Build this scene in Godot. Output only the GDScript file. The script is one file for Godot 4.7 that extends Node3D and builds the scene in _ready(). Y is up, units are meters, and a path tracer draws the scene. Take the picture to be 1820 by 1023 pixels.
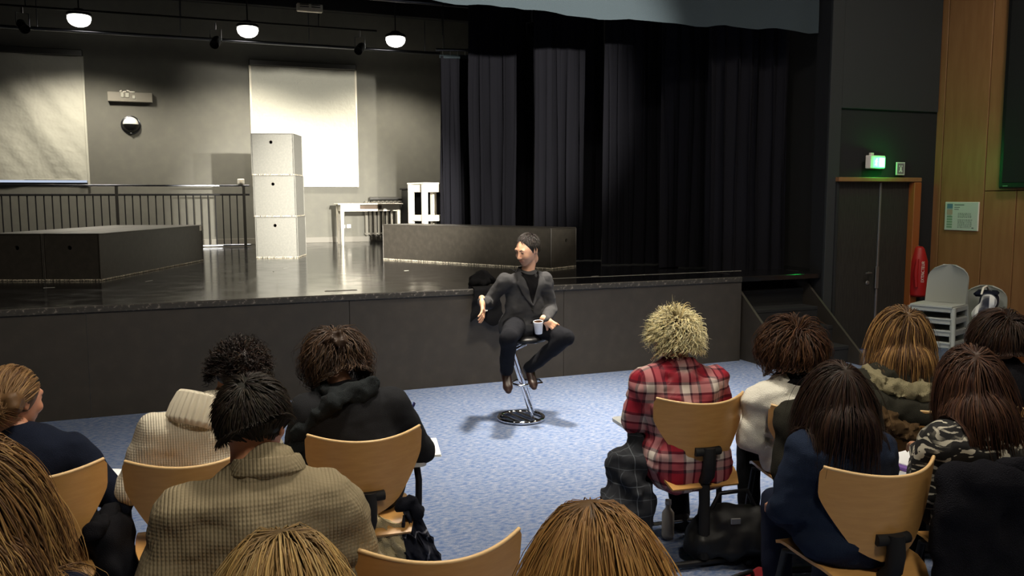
extends Node3D
# A black-box theatre hall: the presenter on a bar stool before the stage, seen over the heads of a seated class.

var M := {}
var taken := {}
var tris := 0


# ---------------------------------------------------------------- geometry

class Geo:
	var v := PackedVector3Array()
	var n := PackedVector3Array()
	var c := PackedColorArray()
	var t := PackedVector2Array()
	var ix := PackedInt32Array()
	var col := Color.WHITE

	func vert(p: Vector3, nn: Vector3, uv := Vector2.ZERO) -> int:
		v.append(p); n.append(nn); c.append(col); t.append(uv)
		return v.size() - 1

	func face(a: int, b: int, d: int) -> void:  # counter-clockwise seen from outside
		ix.append(a); ix.append(d); ix.append(b)

	func tri(a: Vector3, b: Vector3, d: Vector3) -> void:
		var nn := (b - a).cross(d - a).normalized()
		face(vert(a, nn), vert(b, nn), vert(d, nn))

	func quad(a: Vector3, b: Vector3, d: Vector3, e: Vector3) -> void:
		var nn := (d - a).cross(e - b).normalized()
		var i := vert(a, nn, Vector2(0, 1))
		vert(b, nn, Vector2(1, 1)); vert(d, nn, Vector2(1, 0)); vert(e, nn, Vector2(0, 0))
		face(i, i + 1, i + 2); face(i, i + 2, i + 3)

	func box(ctr: Vector3, size: Vector3, bev := 0.0, xf := Transform3D.IDENTITY) -> Geo:
		var s := size * 0.5
		var b := minf(bev, minf(s.x, minf(s.y, s.z)) * 0.9)
		var P := func(x: float, y: float, z: float) -> Vector3: return xf * (ctr + Vector3(x, y, z))
		for ax in 3:
			for sg: float in [-1.0, 1.0]:
				var q: Array[Vector3] = []
				for k: Vector2 in [Vector2(-1, -1), Vector2(1, -1), Vector2(1, 1), Vector2(-1, 1)]:
					var w := Vector3.ZERO
					w[ax] = sg * s[ax]
					var a1 := (ax + 1) % 3
					var a2 := (ax + 2) % 3
					w[a1] = k.x * (s[a1] - b); w[a2] = k.y * (s[a2] - b)
					q.append(P.call(w.x, w.y, w.z))
				if sg > 0: quad(q[0], q[1], q[2], q[3])
				else: quad(q[3], q[2], q[1], q[0])
		if b > 0.0:
			for ax in 3:
				var a1 := (ax + 1) % 3
				var a2 := (ax + 2) % 3
				for s1: float in [-1.0, 1.0]:
					for s2: float in [-1.0, 1.0]:
						var q: Array[Vector3] = []
						for e: Vector2 in [Vector2(-1, 0), Vector2(1, 0), Vector2(1, 1), Vector2(-1, 1)]:
							var w := Vector3.ZERO
							w[ax] = e.x * (s[ax] - b)
							w[a1] = s1 * (s[a1] - (b if e.y > 0.5 else 0.0))
							w[a2] = s2 * (s[a2] - (0.0 if e.y > 0.5 else b))
							q.append(P.call(w.x, w.y, w.z))
						if s1 * s2 > 0: quad(q[0], q[1], q[2], q[3])
						else: quad(q[3], q[2], q[1], q[0])
			for sx: float in [-1.0, 1.0]:
				for sy: float in [-1.0, 1.0]:
					for sz: float in [-1.0, 1.0]:
						var a: Vector3 = P.call(sx * s.x, sy * (s.y - b), sz * (s.z - b))
						var d: Vector3 = P.call(sx * (s.x - b), sy * s.y, sz * (s.z - b))
						var e: Vector3 = P.call(sx * (s.x - b), sy * (s.y - b), sz * s.z)
						if sx * sy * sz > 0: tri(a, d, e)
						else: tri(a, e, d)
		return self

	func tube(pts: Array, r: Variant, sides := 8, closed := false) -> Geo:
		var cnt := pts.size()
		var up := Vector3.UP
		var d0: Vector3 = (pts[1] - pts[0]).normalized()
		if absf(d0.dot(up)) > 0.9: up = Vector3.RIGHT
		var base := v.size()
		for i in cnt:
			var a: Vector3 = pts[(i - 1 + cnt) % cnt] if closed or i > 0 else pts[i]
			var b: Vector3 = pts[(i + 1) % cnt] if closed or i < cnt - 1 else pts[i]
			var d := (b - a).normalized()
			var side := d.cross(up).normalized()
			up = side.cross(d).normalized()
			var rr: float = r[i] if r is Array else r
			for k in sides:
				var an := TAU * k / sides
				var o := side * cos(an) + up * sin(an)
				vert(pts[i] + o * rr, o, Vector2(float(k) / sides, i))
		for i in (cnt if closed else cnt - 1):
			var j := (i + 1) % cnt
			for k in sides:
				var m := (k + 1) % sides
				face(base + i * sides + k, base + j * sides + m, base + i * sides + m)
				face(base + i * sides + k, base + j * sides + k, base + j * sides + m)
		if not closed:
			for e in 2:
				var i := 0 if e == 0 else cnt - 1
				var nn: Vector3 = (pts[0] - pts[1]).normalized() if e == 0 else (pts[i] - pts[i - 1]).normalized()
				var m := vert(pts[i], nn)
				for k in sides:
					var a := vert(v[base + i * sides + k], nn)
					var b := vert(v[base + i * sides + (k + 1) % sides], nn)
					if e == 0: face(m, a, b)
					else: face(m, b, a)
		return self

	func lathe(pr: Array, sides := 24, xf := Transform3D.IDENTITY, sc := Vector3.ONE) -> Geo:  # Vector2(r, y) from top to bottom, outside on the right
		var rows := []
		for q: Vector2 in pr:
			var row := PackedVector3Array()
			for k in sides:
				var an := TAU * k / sides
				row.append(xf * (Vector3(cos(an) * q.x, q.y, -sin(an) * q.x) * sc))
			rows.append(row)
		return grid(rows, true)

	func grid(rows: Array, wrap := false, flip := false) -> Geo:  # rows run down, columns run counter-clockwise seen from above (outside)
		var h := rows.size()
		var w: int = rows[0].size()
		var base := v.size()
		for j in h:
			for i in w:
				var l: Vector3 = rows[j][(i - 1 + w) % w] if wrap or i > 0 else rows[j][i]
				var r: Vector3 = rows[j][(i + 1) % w] if wrap or i < w - 1 else rows[j][i]
				var u: Vector3 = rows[maxi(j - 1, 0)][i]
				var d: Vector3 = rows[mini(j + 1, h - 1)][i]
				var nn := (d - u).cross(r - l)
				if nn.length_squared() < 1e-18:  # a pole: take the neighbouring row's width
					var jj := 1 if j == 0 else h - 2
					if j == 0 or j == h - 1:
						nn = (d - u).cross(rows[jj][(i + 1) % w] - rows[jj][(i - 1 + w) % w])
				nn = nn.normalized()
				vert(rows[j][i], -nn if flip else nn, Vector2(float(i) / (w if wrap else w - 1), float(j) / (h - 1)))
		for j in h - 1:
			for i in (w if wrap else w - 1):
				var m := (i + 1) % w
				var a := base + j * w + i
				var b := base + (j + 1) * w + i
				var d := base + (j + 1) * w + m
				var e := base + j * w + m
				if flip:
					face(a, d, b); face(a, e, d)
				else:
					face(a, b, d); face(a, d, e)
		return self

	func sheet(rows: Array, th: float) -> Geo:  # an open grid given thickness
		var h := rows.size()
		var w: int = rows[0].size()
		var base := v.size()
		grid(rows)
		var back := []
		for j in h:
			var row := PackedVector3Array()
			for i in w:
				row.append(rows[j][i] - n[base + j * w + i] * th)
			back.append(row)
		grid(back, false, true)
		for i in w - 1:
			quad(rows[0][i + 1], back[0][i + 1], back[0][i], rows[0][i])
			quad(rows[h - 1][i], back[h - 1][i], back[h - 1][i + 1], rows[h - 1][i + 1])
		for j in h - 1:
			quad(rows[j][0], back[j][0], back[j + 1][0], rows[j + 1][0])
			quad(rows[j + 1][w - 1], back[j + 1][w - 1], back[j][w - 1], rows[j][w - 1])
		return self

	func prism(poly: PackedVector2Array, depth: float, xf := Transform3D.IDENTITY) -> Geo:  # polygon in xy, thick along z about 0
		if Geometry2D.is_polygon_clockwise(poly):
			poly.reverse()
		var tr := Geometry2D.triangulate_polygon(poly)
		var z := depth * 0.5
		for i in range(0, tr.size(), 3):
			var a := poly[tr[i]]
			var b := poly[tr[i + 1]]
			var d := poly[tr[i + 2]]
			if (b - a).cross(d - a) < 0:
				var s := b
				b = d; d = s
			tri(xf * Vector3(a.x, a.y, z), xf * Vector3(b.x, b.y, z), xf * Vector3(d.x, d.y, z))
			tri(xf * Vector3(a.x, a.y, -z), xf * Vector3(d.x, d.y, -z), xf * Vector3(b.x, b.y, -z))
		for i in poly.size():
			var a := poly[i]
			var b := poly[(i + 1) % poly.size()]
			quad(xf * Vector3(a.x, a.y, -z), xf * Vector3(b.x, b.y, -z), xf * Vector3(b.x, b.y, z), xf * Vector3(a.x, a.y, z))
		return self

	func holed(ctr: Vector3, ux: Vector3, uy: Vector3, hw: float, hh: float, off: Vector2, r: float, deep: float) -> Geo:  # a rectangle with a round recess
		var nn := ux.cross(uy)
		var ang := []
		for k in 24: ang.append(TAU * k / 24)
		for q: Vector2 in [Vector2(hw, hh), Vector2(-hw, hh), Vector2(-hw, -hh), Vector2(hw, -hh)]: ang.append(fposmod((q - off).angle(), TAU))
		ang.sort()
		var o := ctr + ux * off.x + uy * off.y
		var ri := []
		var ro := []
		for a: float in ang:
			var d := Vector2(cos(a), sin(a))
			var tx := (((hw if d.x > 0 else -hw) - off.x) / d.x) if absf(d.x) > 1e-6 else 1e9
			var ty := (((hh if d.y > 0 else -hh) - off.y) / d.y) if absf(d.y) > 1e-6 else 1e9
			var m := minf(tx, ty)
			ri.append(o + (ux * d.x + uy * d.y) * r)
			ro.append(o + (ux * d.x + uy * d.y) * m)
		for i in ang.size():
			var j := (i + 1) % ang.size()
			if (ri[i] - ri[j]).length() < 1e-5: continue
			var ib := vert(ri[i], nn); vert(ro[i], nn); vert(ro[j], nn); vert(ri[j], nn)
			face(ib, ib + 1, ib + 2); face(ib, ib + 2, ib + 3)
			quad(ri[j] - nn * deep, ri[i] - nn * deep, ri[i], ri[j])
		return self

	func add(g: Geo, xf := Transform3D.IDENTITY) -> Geo:
		var b := v.size()
		v.append_array(xf * g.v)
		var nb := xf.basis
		for q in g.n: n.append((nb * q).normalized())
		c.append_array(g.c); t.append_array(g.t)
		for i in g.ix: ix.append(i + b)
		return self

	func mirrored() -> Geo:  # in x
		var g := Geo.new()
		for q in v: g.v.append(Vector3(-q.x, q.y, q.z))
		for q in n: g.n.append(Vector3(-q.x, q.y, q.z))
		g.c = c.duplicate(); g.t = t.duplicate()
		for i in range(0, ix.size(), 3):
			g.ix.append(ix[i]); g.ix.append(ix[i + 2]); g.ix.append(ix[i + 1])
		return g

	func mesh(m: Material) -> ArrayMesh:
		var a := []
		a.resize(Mesh.ARRAY_MAX)
		a[Mesh.ARRAY_VERTEX] = v; a[Mesh.ARRAY_NORMAL] = n; a[Mesh.ARRAY_COLOR] = c; a[Mesh.ARRAY_TEX_UV] = t; a[Mesh.ARRAY_INDEX] = ix
		var am := ArrayMesh.new()
		am.add_surface_from_arrays(Mesh.PRIMITIVE_TRIANGLES, a)
		am.surface_set_material(0, m)
		return am


# ---------------------------------------------------------------- distance fields for soft bodies
class Sdf:
	var o: Vector3
	var h: float
	var nx: int
	var ny: int
	var nz: int
	var f := PackedFloat32Array()

	func _init(lo: Vector3, hi: Vector3, cell: float) -> void:
		o = lo; h = cell
		nx = int((hi.x - lo.x) / h) + 2; ny = int((hi.y - lo.y) / h) + 2; nz = int((hi.z - lo.z) / h) + 2
		f.resize(nx * ny * nz)
		f.fill(1.0)

	func cap(a: Vector3, b: Vector3, ra: float, rb: float, k := 0.03, w := Vector3.ZERO, s := 1.0) -> Sdf:  # tapered capsule, widened s times along w
		var m := maxf(ra, rb) * maxf(s, 1.0) + k + h * 2.0
		var lo := (a.min(b) - Vector3.ONE * m - o) / h
		var hi := (a.max(b) + Vector3.ONE * m - o) / h
		var x0 := maxi(0, int(lo.x)); var x1 := mini(nx - 1, int(hi.x) + 1)
		var y0 := maxi(0, int(lo.y)); var y1 := mini(ny - 1, int(hi.y) + 1)
		var z0 := maxi(0, int(lo.z)); var z1 := mini(nz - 1, int(hi.z) + 1)
		var g := 1.0 - 1.0 / s
		var ba := b - a
		if s != 1.0: ba -= w * (ba.dot(w) * g)
		var bb := 1.0 / maxf(ba.length_squared(), 1e-9)
		var dr := rb - ra
		var ik := 0.25 / k
		for z in range(z0, z1 + 1):
			for y in range(y0, y1 + 1):
				var at := (z * ny + y) * nx
				for x in range(x0, x1 + 1):
					var p := Vector3(o.x + x * h - a.x, o.y + y * h - a.y, o.z + z * h - a.z)
					if s != 1.0: p -= w * (p.dot(w) * g)
					var tt := clampf(p.dot(ba) * bb, 0.0, 1.0)
					var d := (p - ba * tt).length() - ra - dr * tt
					var e := f[at + x]
					var q := k - absf(d - e)
					f[at + x] = minf(d, e) - (q * q * ik if q > 0.0 else 0.0)
		return self

	func ell(ctr: Vector3, r: Vector3, k := 0.02, bs := Basis.IDENTITY, cut := false) -> Sdf:
		var m := maxf(r.x, maxf(r.y, r.z)) + k + h * 2.0
		var lo := (ctr - Vector3.ONE * m - o) / h
		var hi := (ctr + Vector3.ONE * m - o) / h
		var x0 := maxi(0, int(lo.x)); var x1 := mini(nx - 1, int(hi.x) + 1)
		var y0 := maxi(0, int(lo.y)); var y1 := mini(ny - 1, int(hi.y) + 1)
		var z0 := maxi(0, int(lo.z)); var z1 := mini(nz - 1, int(hi.z) + 1)
		var inv := bs.inverse()
		var ik := 0.25 / k
		for z in range(z0, z1 + 1):
			for y in range(y0, y1 + 1):
				var at := (z * ny + y) * nx
				for x in range(x0, x1 + 1):
					var p := (inv * Vector3(o.x + x * h - ctr.x, o.y + y * h - ctr.y, o.z + z * h - ctr.z)) / r
					var k0 := p.length()
					var k1 := maxf((p / r).length(), 1e-6)
					var d := k0 * (k0 - 1.0) / k1
					var e := f[at + x]
					if cut:
						var q := k - absf(-d - e)
						f[at + x] = maxf(-d, e) + (q * q * ik if q > 0.0 else 0.0)
					else:
						var q := k - absf(d - e)
						f[at + x] = minf(d, e) - (q * q * ik if q > 0.0 else 0.0)
		return self

	func rough(nz_: FastNoiseLite, amp: float, sc := Vector3.ONE) -> Sdf:
		var i := 0
		var band := maxf(h * 3.0, amp * 1.3)
		for z in nz:
			for y in ny:
				for x in nx:
					if absf(f[i]) < band:
						f[i] += nz_.get_noise_3d((o.x + x * h) * sc.x, (o.y + y * h) * sc.y, (o.z + z * h) * sc.z) * amp
					i += 1
		return self

	func into(g: Geo, xf := Transform3D.IDENTITY, paint: Variant = null) -> Geo:  # surface nets
		var cell := PackedInt32Array()
		cell.resize(f.size()); cell.fill(-1)
		var act := PackedInt32Array()
		var lv := PackedVector3Array()
		var sy := nx
		var sz := nx * ny
		var off := [0, 1, sy, sy + 1, sz, sz + 1, sz + sy, sz + sy + 1]
		var lim := h * 4.0
		for z in nz - 1:
			for y in ny - 1:
				var row := z * sz + y * sy
				for x in nx - 1:
					var i := row + x
					var f0 := f[i]
					if f0 > lim or f0 < -lim: continue
					var m := 0
					for q in 8:
						if f[i + off[q]] < 0.0: m |= 1 << q
					if m == 0 or m == 255: continue
					var s := Vector3.ZERO
					var cnt := 0
					for e: Vector2i in EDG:
						var a := e.x
						var b := e.y
						if ((m >> a) & 1) != ((m >> b) & 1):
							var fa := f[i + off[a]]
							var fb := f[i + off[b]]
							var tt := fa / (fa - fb)
							var pa := Vector3(a & 1, (a >> 1) & 1, a >> 2)
							var pb := Vector3(b & 1, (b >> 1) & 1, b >> 2)
							s += pa + (pb - pa) * tt
							cnt += 1
					cell[i] = lv.size()
					act.append(i)
					lv.append(o + (Vector3(x, y, z) + s / cnt) * h)
		var fn := PackedVector3Array()
		fn.resize(lv.size())
		var fc := PackedInt32Array()
		for i in act:
			var s0 := f[i] < 0.0
			for ax in 3:
				var d := 1 if ax == 0 else (sy if ax == 1 else sz)
				var u := sy if ax == 0 else (sz if ax == 1 else 1)
				var w := sz if ax == 0 else (1 if ax == 1 else sy)
				if i - u - w < 0: continue
				if s0 == (f[i + d] < 0.0): continue
				var a := cell[i]
				var b := cell[i - u]
				var e := cell[i - u - w]
				var q := cell[i - w]
				if b < 0 or e < 0 or q < 0: continue
				if not s0:
					var sw := b
					b = q; q = sw
				var nn := (lv[e] - lv[a]).cross(lv[q] - lv[b])
				fn[a] += nn; fn[b] += nn; fn[e] += nn; fn[q] += nn
				fc.append_array([a, b, e, a, e, q])
		var base := g.v.size()
		var nb := xf.basis
		for i in lv.size():
			if paint != null: g.col = paint.call(lv[i])
			g.vert(xf * lv[i], (nb * fn[i]).normalized())
		for i in range(0, fc.size(), 3):
			g.face(base + fc[i], base + fc[i + 1], base + fc[i + 2])
		return g

	const EDG: Array[Vector2i] = [Vector2i(0, 1), Vector2i(2, 3), Vector2i(4, 5), Vector2i(6, 7), Vector2i(0, 2), Vector2i(1, 3), Vector2i(4, 6), Vector2i(5, 7), Vector2i(0, 4), Vector2i(1, 5), Vector2i(2, 6), Vector2i(3, 7)]


# ---------------------------------------------------------------- scene helpers
func numbered(s: String) -> String:
	if not taken.has(s):
		taken[s] = 0
		return s
	taken[s] += 1
	return "%s_%03d" % [s, taken[s]]

func tag(o: Node3D, label: String, category: String, group := "") -> Node3D:
	o.set_meta("label", label); o.set_meta("category", category)
	if group: o.set_meta("group", group)
	return o

func thing(called: String, label: String, category: String, at := Vector3.ZERO, turn := 0.0, group := "") -> Node3D:
	var o := Node3D.new()
	o.name = numbered(called)
	add_child(o, true)
	o.position = at; o.rotation_degrees.y = turn
	return tag(o, label, category, group)

func part(called: String, g: Geo, m: Material, parent: Node3D, label := "") -> MeshInstance3D:
	var o := MeshInstance3D.new()
	o.mesh = g.mesh(m)
	tris += g.ix.size() / 3
	o.name = called if parent != self else numbered(called)
	parent.add_child(o, true)
	if label: o.set_meta("label", label)
	return o

func whole(called: String, g: Geo, m: Material, label: String, category: String, at := Vector3.ZERO, turn := 0.0, group := "") -> MeshInstance3D:
	var o := part(called, g, m, self)
	o.position = at; o.rotation_degrees.y = turn
	tag(o, label, category, group)
	return o

func struct(called: String, g: Geo, m: Material) -> MeshInstance3D:
	var o := part(called, g, m, self)
	o.set_meta("kind", "structure")
	return o

func struct_root(called: String, at := Vector3.ZERO, turn := 0.0) -> Node3D:
	var o := Node3D.new()
	o.name = numbered(called)
	add_child(o, true)
	o.position = at; o.rotation_degrees.y = turn
	o.set_meta("kind", "structure")
	return o

func G() -> Geo: return Geo.new()
func V(x: float, y: float, z: float) -> Vector3: return Vector3(x, y, z)
func lin(r: int, g: int, b: int) -> Color: return Color8(r, g, b).srgb_to_linear()

func noise(freq: float, sd := 1, oct := 4, type := FastNoiseLite.TYPE_SIMPLEX_SMOOTH) -> FastNoiseLite:
	var q := FastNoiseLite.new()
	q.noise_type = type; q.frequency = freq; q.seed = sd; q.fractal_octaves = oct
	return q

func ntex(q: FastNoiseLite, size := 512, stops := {}) -> NoiseTexture2D:
	var x := NoiseTexture2D.new()
	x.width = size; x.height = size; x.seamless = true; x.noise = q; x.normalize = true
	if stops:
		var gr := Gradient.new()
		gr.offsets = PackedFloat32Array(stops.keys()); gr.colors = PackedColorArray(stops.values())
		x.color_ramp = gr
	return x

func mat(col: Color, rough := 0.8, metal := 0.0) -> StandardMaterial3D:
	var m := StandardMaterial3D.new()
	m.albedo_color = col; m.roughness = rough; m.metallic = metal
	return m

func tri(m: StandardMaterial3D, sc: Vector3, world := false) -> StandardMaterial3D:
	m.uv1_triplanar = true; m.uv1_world_triplanar = world; m.uv1_scale = sc; m.uv1_triplanar_sharpness = 4.0
	return m

func cloth(col: Color, sc := 14.0, relief := 0.25, key := "weave", rough := 0.9) -> StandardMaterial3D:
	var m := tri(mat(col, rough), Vector3.ONE * sc)
	m.heightmap_enabled = true; m.heightmap_texture = M[key]; m.heightmap_scale = relief
	m.metallic_specular = 0.25
	return m


# ---------------------------------------------------------------- materials
func make_materials() -> void:
	M.weave = ntex(noise(0.09, 3, 3), 256)
	M.fold = ntex(noise(0.012, 8, 3), 256)
	var rib := Image.create(64, 64, false, Image.FORMAT_L8)
	for x in 64:
		for y in 64:
			var q := pow(absf(sin(PI * x / 8.0)), 0.7) * (0.86 + 0.14 * cos(TAU * y / 8.0))
			rib.set_pixel(x, y, Color(q, q, q))
	M.rib = ImageTexture.create_from_image(rib)

	# carpet: flecked slate blue and lilac grey
	var m := tri(mat(Color.WHITE, 1.0), Vector3(1.0, 1.0, 1.9), true)
	m.albedo_texture = ntex(noise(0.016, 5, 5), 1024, {0.2: Color8(89, 107, 146), 0.42: Color8(106, 122, 154), 0.5: Color8(123, 133, 157), 0.6: Color8(112, 126, 154), 0.85: Color8(140, 146, 165)})
	m.detail_enabled = true
	m.heightmap_enabled = true; m.heightmap_texture = ntex(noise(0.35, 6, 2), 512); m.heightmap_scale = 0.5
	m.metallic_specular = 0.1
	M.carpet = m
	# stage boards: glossy black paint, scuffed
	m = tri(mat(Color.WHITE, 1.0), Vector3(0.45, 0.45, 0.45), true)
	m.albedo_texture = ntex(noise(0.02, 11, 5), 1024, {0.0: Color8(24, 24, 27), 0.6: Color8(27, 27, 30), 1.0: Color8(36, 36, 38)})
	m.roughness_texture = ntex(noise(0.012, 12, 3), 512, {0.0: Color(0.09, 0.09, 0.09), 1.0: Color(0.2, 0.2, 0.2)})
	m.metallic_specular = 0.6
	M.deck = m
	# black-painted plywood of the rostra and stage front
	m = tri(mat(Color.WHITE, 0.5), Vector3.ONE * 0.8)
	m.albedo_texture = ntex(noise(0.025, 15, 5), 512, {0.0: Color8(56, 53, 48), 0.5: Color8(62, 58, 52), 0.85: Color8(67, 63, 57), 0.97: Color8(82, 78, 71)})
	M.ply = m
	m = m.duplicate()
	m.roughness = 0.6; m.uv1_scale = Vector3.ONE * 0.5
	m.albedo_texture = ntex(noise(0.02, 16, 4), 512, {0.0: Color8(56, 52, 46), 0.6: Color8(61, 56, 50), 1.0: Color8(67, 62, 55)})
	M.front = m
	m = mat(Color.WHITE, 0.7)
	tri(m, Vector3.ONE * 1.6)
	m.albedo_texture = ntex(noise(0.03, 17, 3), 512, {0.0: Color8(116, 116, 110), 0.6: Color8(122, 121, 115), 1.0: Color8(128, 127, 120)})
	M.greyply = m
	m = tri(mat(Color.WHITE, 0.75), Vector3.ONE * 2.2)
	m.albedo_texture = ntex(noise(0.03, 19, 3), 512, {0.0: Color8(74, 70, 63), 0.44: Color8(96, 92, 83), 0.5: Color8(206, 196, 174), 1.0: Color8(236, 228, 210)})
	M.worn = m
	m = tri(mat(Color.WHITE, 0.55), Vector3.ONE * 1.3)
	m.albedo_texture = ntex(noise(0.03, 20, 3), 512, {0.0: Color8(52, 49, 46), 0.7: Color8(64, 61, 56), 0.8: Color8(120, 114, 104), 1.0: Color8(150, 143, 132)})
	M.nosing = m
	# walls
	m = tri(mat(Color.WHITE, 0.85), Vector3.ONE * 0.35, true)
	m.albedo_texture = ntex(noise(0.02, 21, 5), 512, {0.0: Color8(98, 97, 91), 0.6: Color8(102, 101, 94), 1.0: Color8(106, 105, 97)})
	M.wall = m
	M.darkwall = tri(mat(Color8(30, 31, 33), 0.9), Vector3.ONE)
	M.hallwall = tri(mat(Color8(96, 92, 86), 0.9), Vector3.ONE)
	M.greywall = tri(mat(Color8(46, 49, 50), 0.85), Vector3.ONE)
	M.ceil = tri(mat(Color8(22, 22, 24), 0.9), Vector3.ONE)
	M.skirt = mat(Color8(112, 109, 101), 0.6)
	# timber
	m = tri(mat(Color.WHITE, 0.5), Vector3(0.9, 0.14, 0.9))
	m.albedo_texture = ntex(noise(0.02, 31, 5), 512, {0.0: Color8(138, 97, 60), 0.5: Color8(146, 104, 66), 1.0: Color8(154, 112, 72)})
	M.clad = m
	M.groove = mat(Color8(74, 46, 24), 0.8)
	m = tri(mat(Color.WHITE, 0.36), Vector3(0.6, 3.2, 3.2))
	m.albedo_texture = ntex(noise(0.025, 33, 5), 512, {0.0: Color8(200, 150, 86), 0.5: Color8(207, 157, 92), 1.0: Color8(214, 164, 99)})
	M.veneer = m
	M.edge = mat(Color8(226, 190, 136), 0.45)
	M.frame = tri(mat(Color8(150, 84, 40), 0.5), Vector3.ONE)
	# cloths of the stage
	M.velvet = cloth(Color8(28, 28, 34), 9.0, 0.2)
	M.border = cloth(Color8(64, 74, 80), 6.0, 0.3)
	M.blind = tri(mat(Color8(178, 177, 166), 0.9), Vector3.ONE * 3.0)
	M.blind.heightmap_enabled = true; M.blind.heightmap_texture = M.fold; M.blind.heightmap_scale = 0.9
	M.blindgrey = tri(mat(Color8(178, 177, 166), 0.9), Vector3.ONE * 1.3)
	M.blindgrey.heightmap_enabled = true; M.blindgrey.heightmap_texture = M.fold; M.blindgrey.heightmap_scale = 0.8
	# metals, plastics, paint
	M.black = mat(Color8(18, 18, 20), 0.45)
	M.matblack = mat(Color8(16, 16, 18), 0.8)
	M.steel = mat(Color8(150, 150, 152), 0.35, 0.8)
	M.chrome = mat(Color8(225, 226, 230), 0.08, 1.0)
	M.pipe = mat(Color8(104, 106, 112), 0.28, 1.0)
	M.white = mat(Color8(236, 232, 222), 0.4)
	M.cream = mat(Color8(222, 214, 196), 0.5)
	M.whitewood = mat(Color8(232, 226, 212), 0.45)
	M.rail = mat(Color8(52, 51, 48), 0.4)
	M.greyplastic = mat(Color8(138, 142, 136), 0.5)
	M.tablet = mat(Color8(196, 200, 200), 0.4)
	M.paper = mat(Color8(240, 242, 246), 0.8)
	M.purple = mat(Color8(120, 82, 168), 0.5)
	M.blue = mat(Color8(24, 30, 84), 0.4)
	M.red = mat(Color8(168, 24, 26), 0.45)
	M.cardred = cloth(Color8(124, 34, 40), 12.0)
	M.rubber = mat(Color8(14, 14, 15), 0.6)
	M.dark = mat(Color8(8, 8, 8), 1.0)
	M.glass = mat(Color(0.9, 0.95, 1.0, 0.12), 0.05)
	M.glass.transparency = BaseMaterial3D.TRANSPARENCY_ALPHA


func glow(col: Color, e: float) -> StandardMaterial3D:
	var m := mat(Color.WHITE, 0.5)
	m.emission_enabled = true; m.emission = col; m.emission_energy_multiplier = e
	return m

func spot(at: Vector3, to: Vector3, e: float, angle: float, soft: float, col: Color, parent: Node3D, fall := 1.0) -> void:
	var s := SpotLight3D.new()
	s.name = "beam"
	parent.add_child(s, true)
	s.light_energy = e; s.light_color = col; s.spot_angle = angle; s.spot_angle_attenuation = fall
	s.light_size = soft; s.spot_range = 40.0; s.spot_attenuation = 2.0; s.shadow_enabled = true
	s.transform = Transform3D(Basis.looking_at(to - at, Vector3.UP if absf((to - at).normalized().y) < 0.98 else Vector3.RIGHT), at)


# ---------------------------------------------------------------- camera, light
const WARM := Color(1.0, 0.955, 0.88)

func setup() -> void:
	var cam := Camera3D.new()
	cam.name = "camera"
	add_child(cam)
	cam.keep_aspect = Camera3D.KEEP_HEIGHT
	cam.fov = 37.66
	cam.position = V(0, 1.8, 0)
	cam.rotation_degrees = V(-6.07, -21.6, -0.18)
	cam.near = 0.05; cam.far = 100.0
	cam.current = true
	var env := Environment.new()
	env.background_mode = Environment.BG_SKY
	var sky := Sky.new()
	var sm := ProceduralSkyMaterial.new()
	sm.sky_top_color = Color(0.5, 0.62, 0.85); sm.sky_horizon_color = Color(0.75, 0.8, 0.88)
	sm.ground_bottom_color = Color(0.3, 0.3, 0.3); sm.ground_horizon_color = Color(0.6, 0.62, 0.65)
	sky.sky_material = sm
	env.sky = sky
	env.tonemap_mode = Environment.TONE_MAPPER_LINEAR
	env.tonemap_exposure = 1.0
	env.sdfgi_enabled = true; env.ssao_enabled = true; env.ssil_enabled = true
	var we := WorldEnvironment.new()
	we.name = "environment"
	we.environment = env
	add_child(we)


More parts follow.
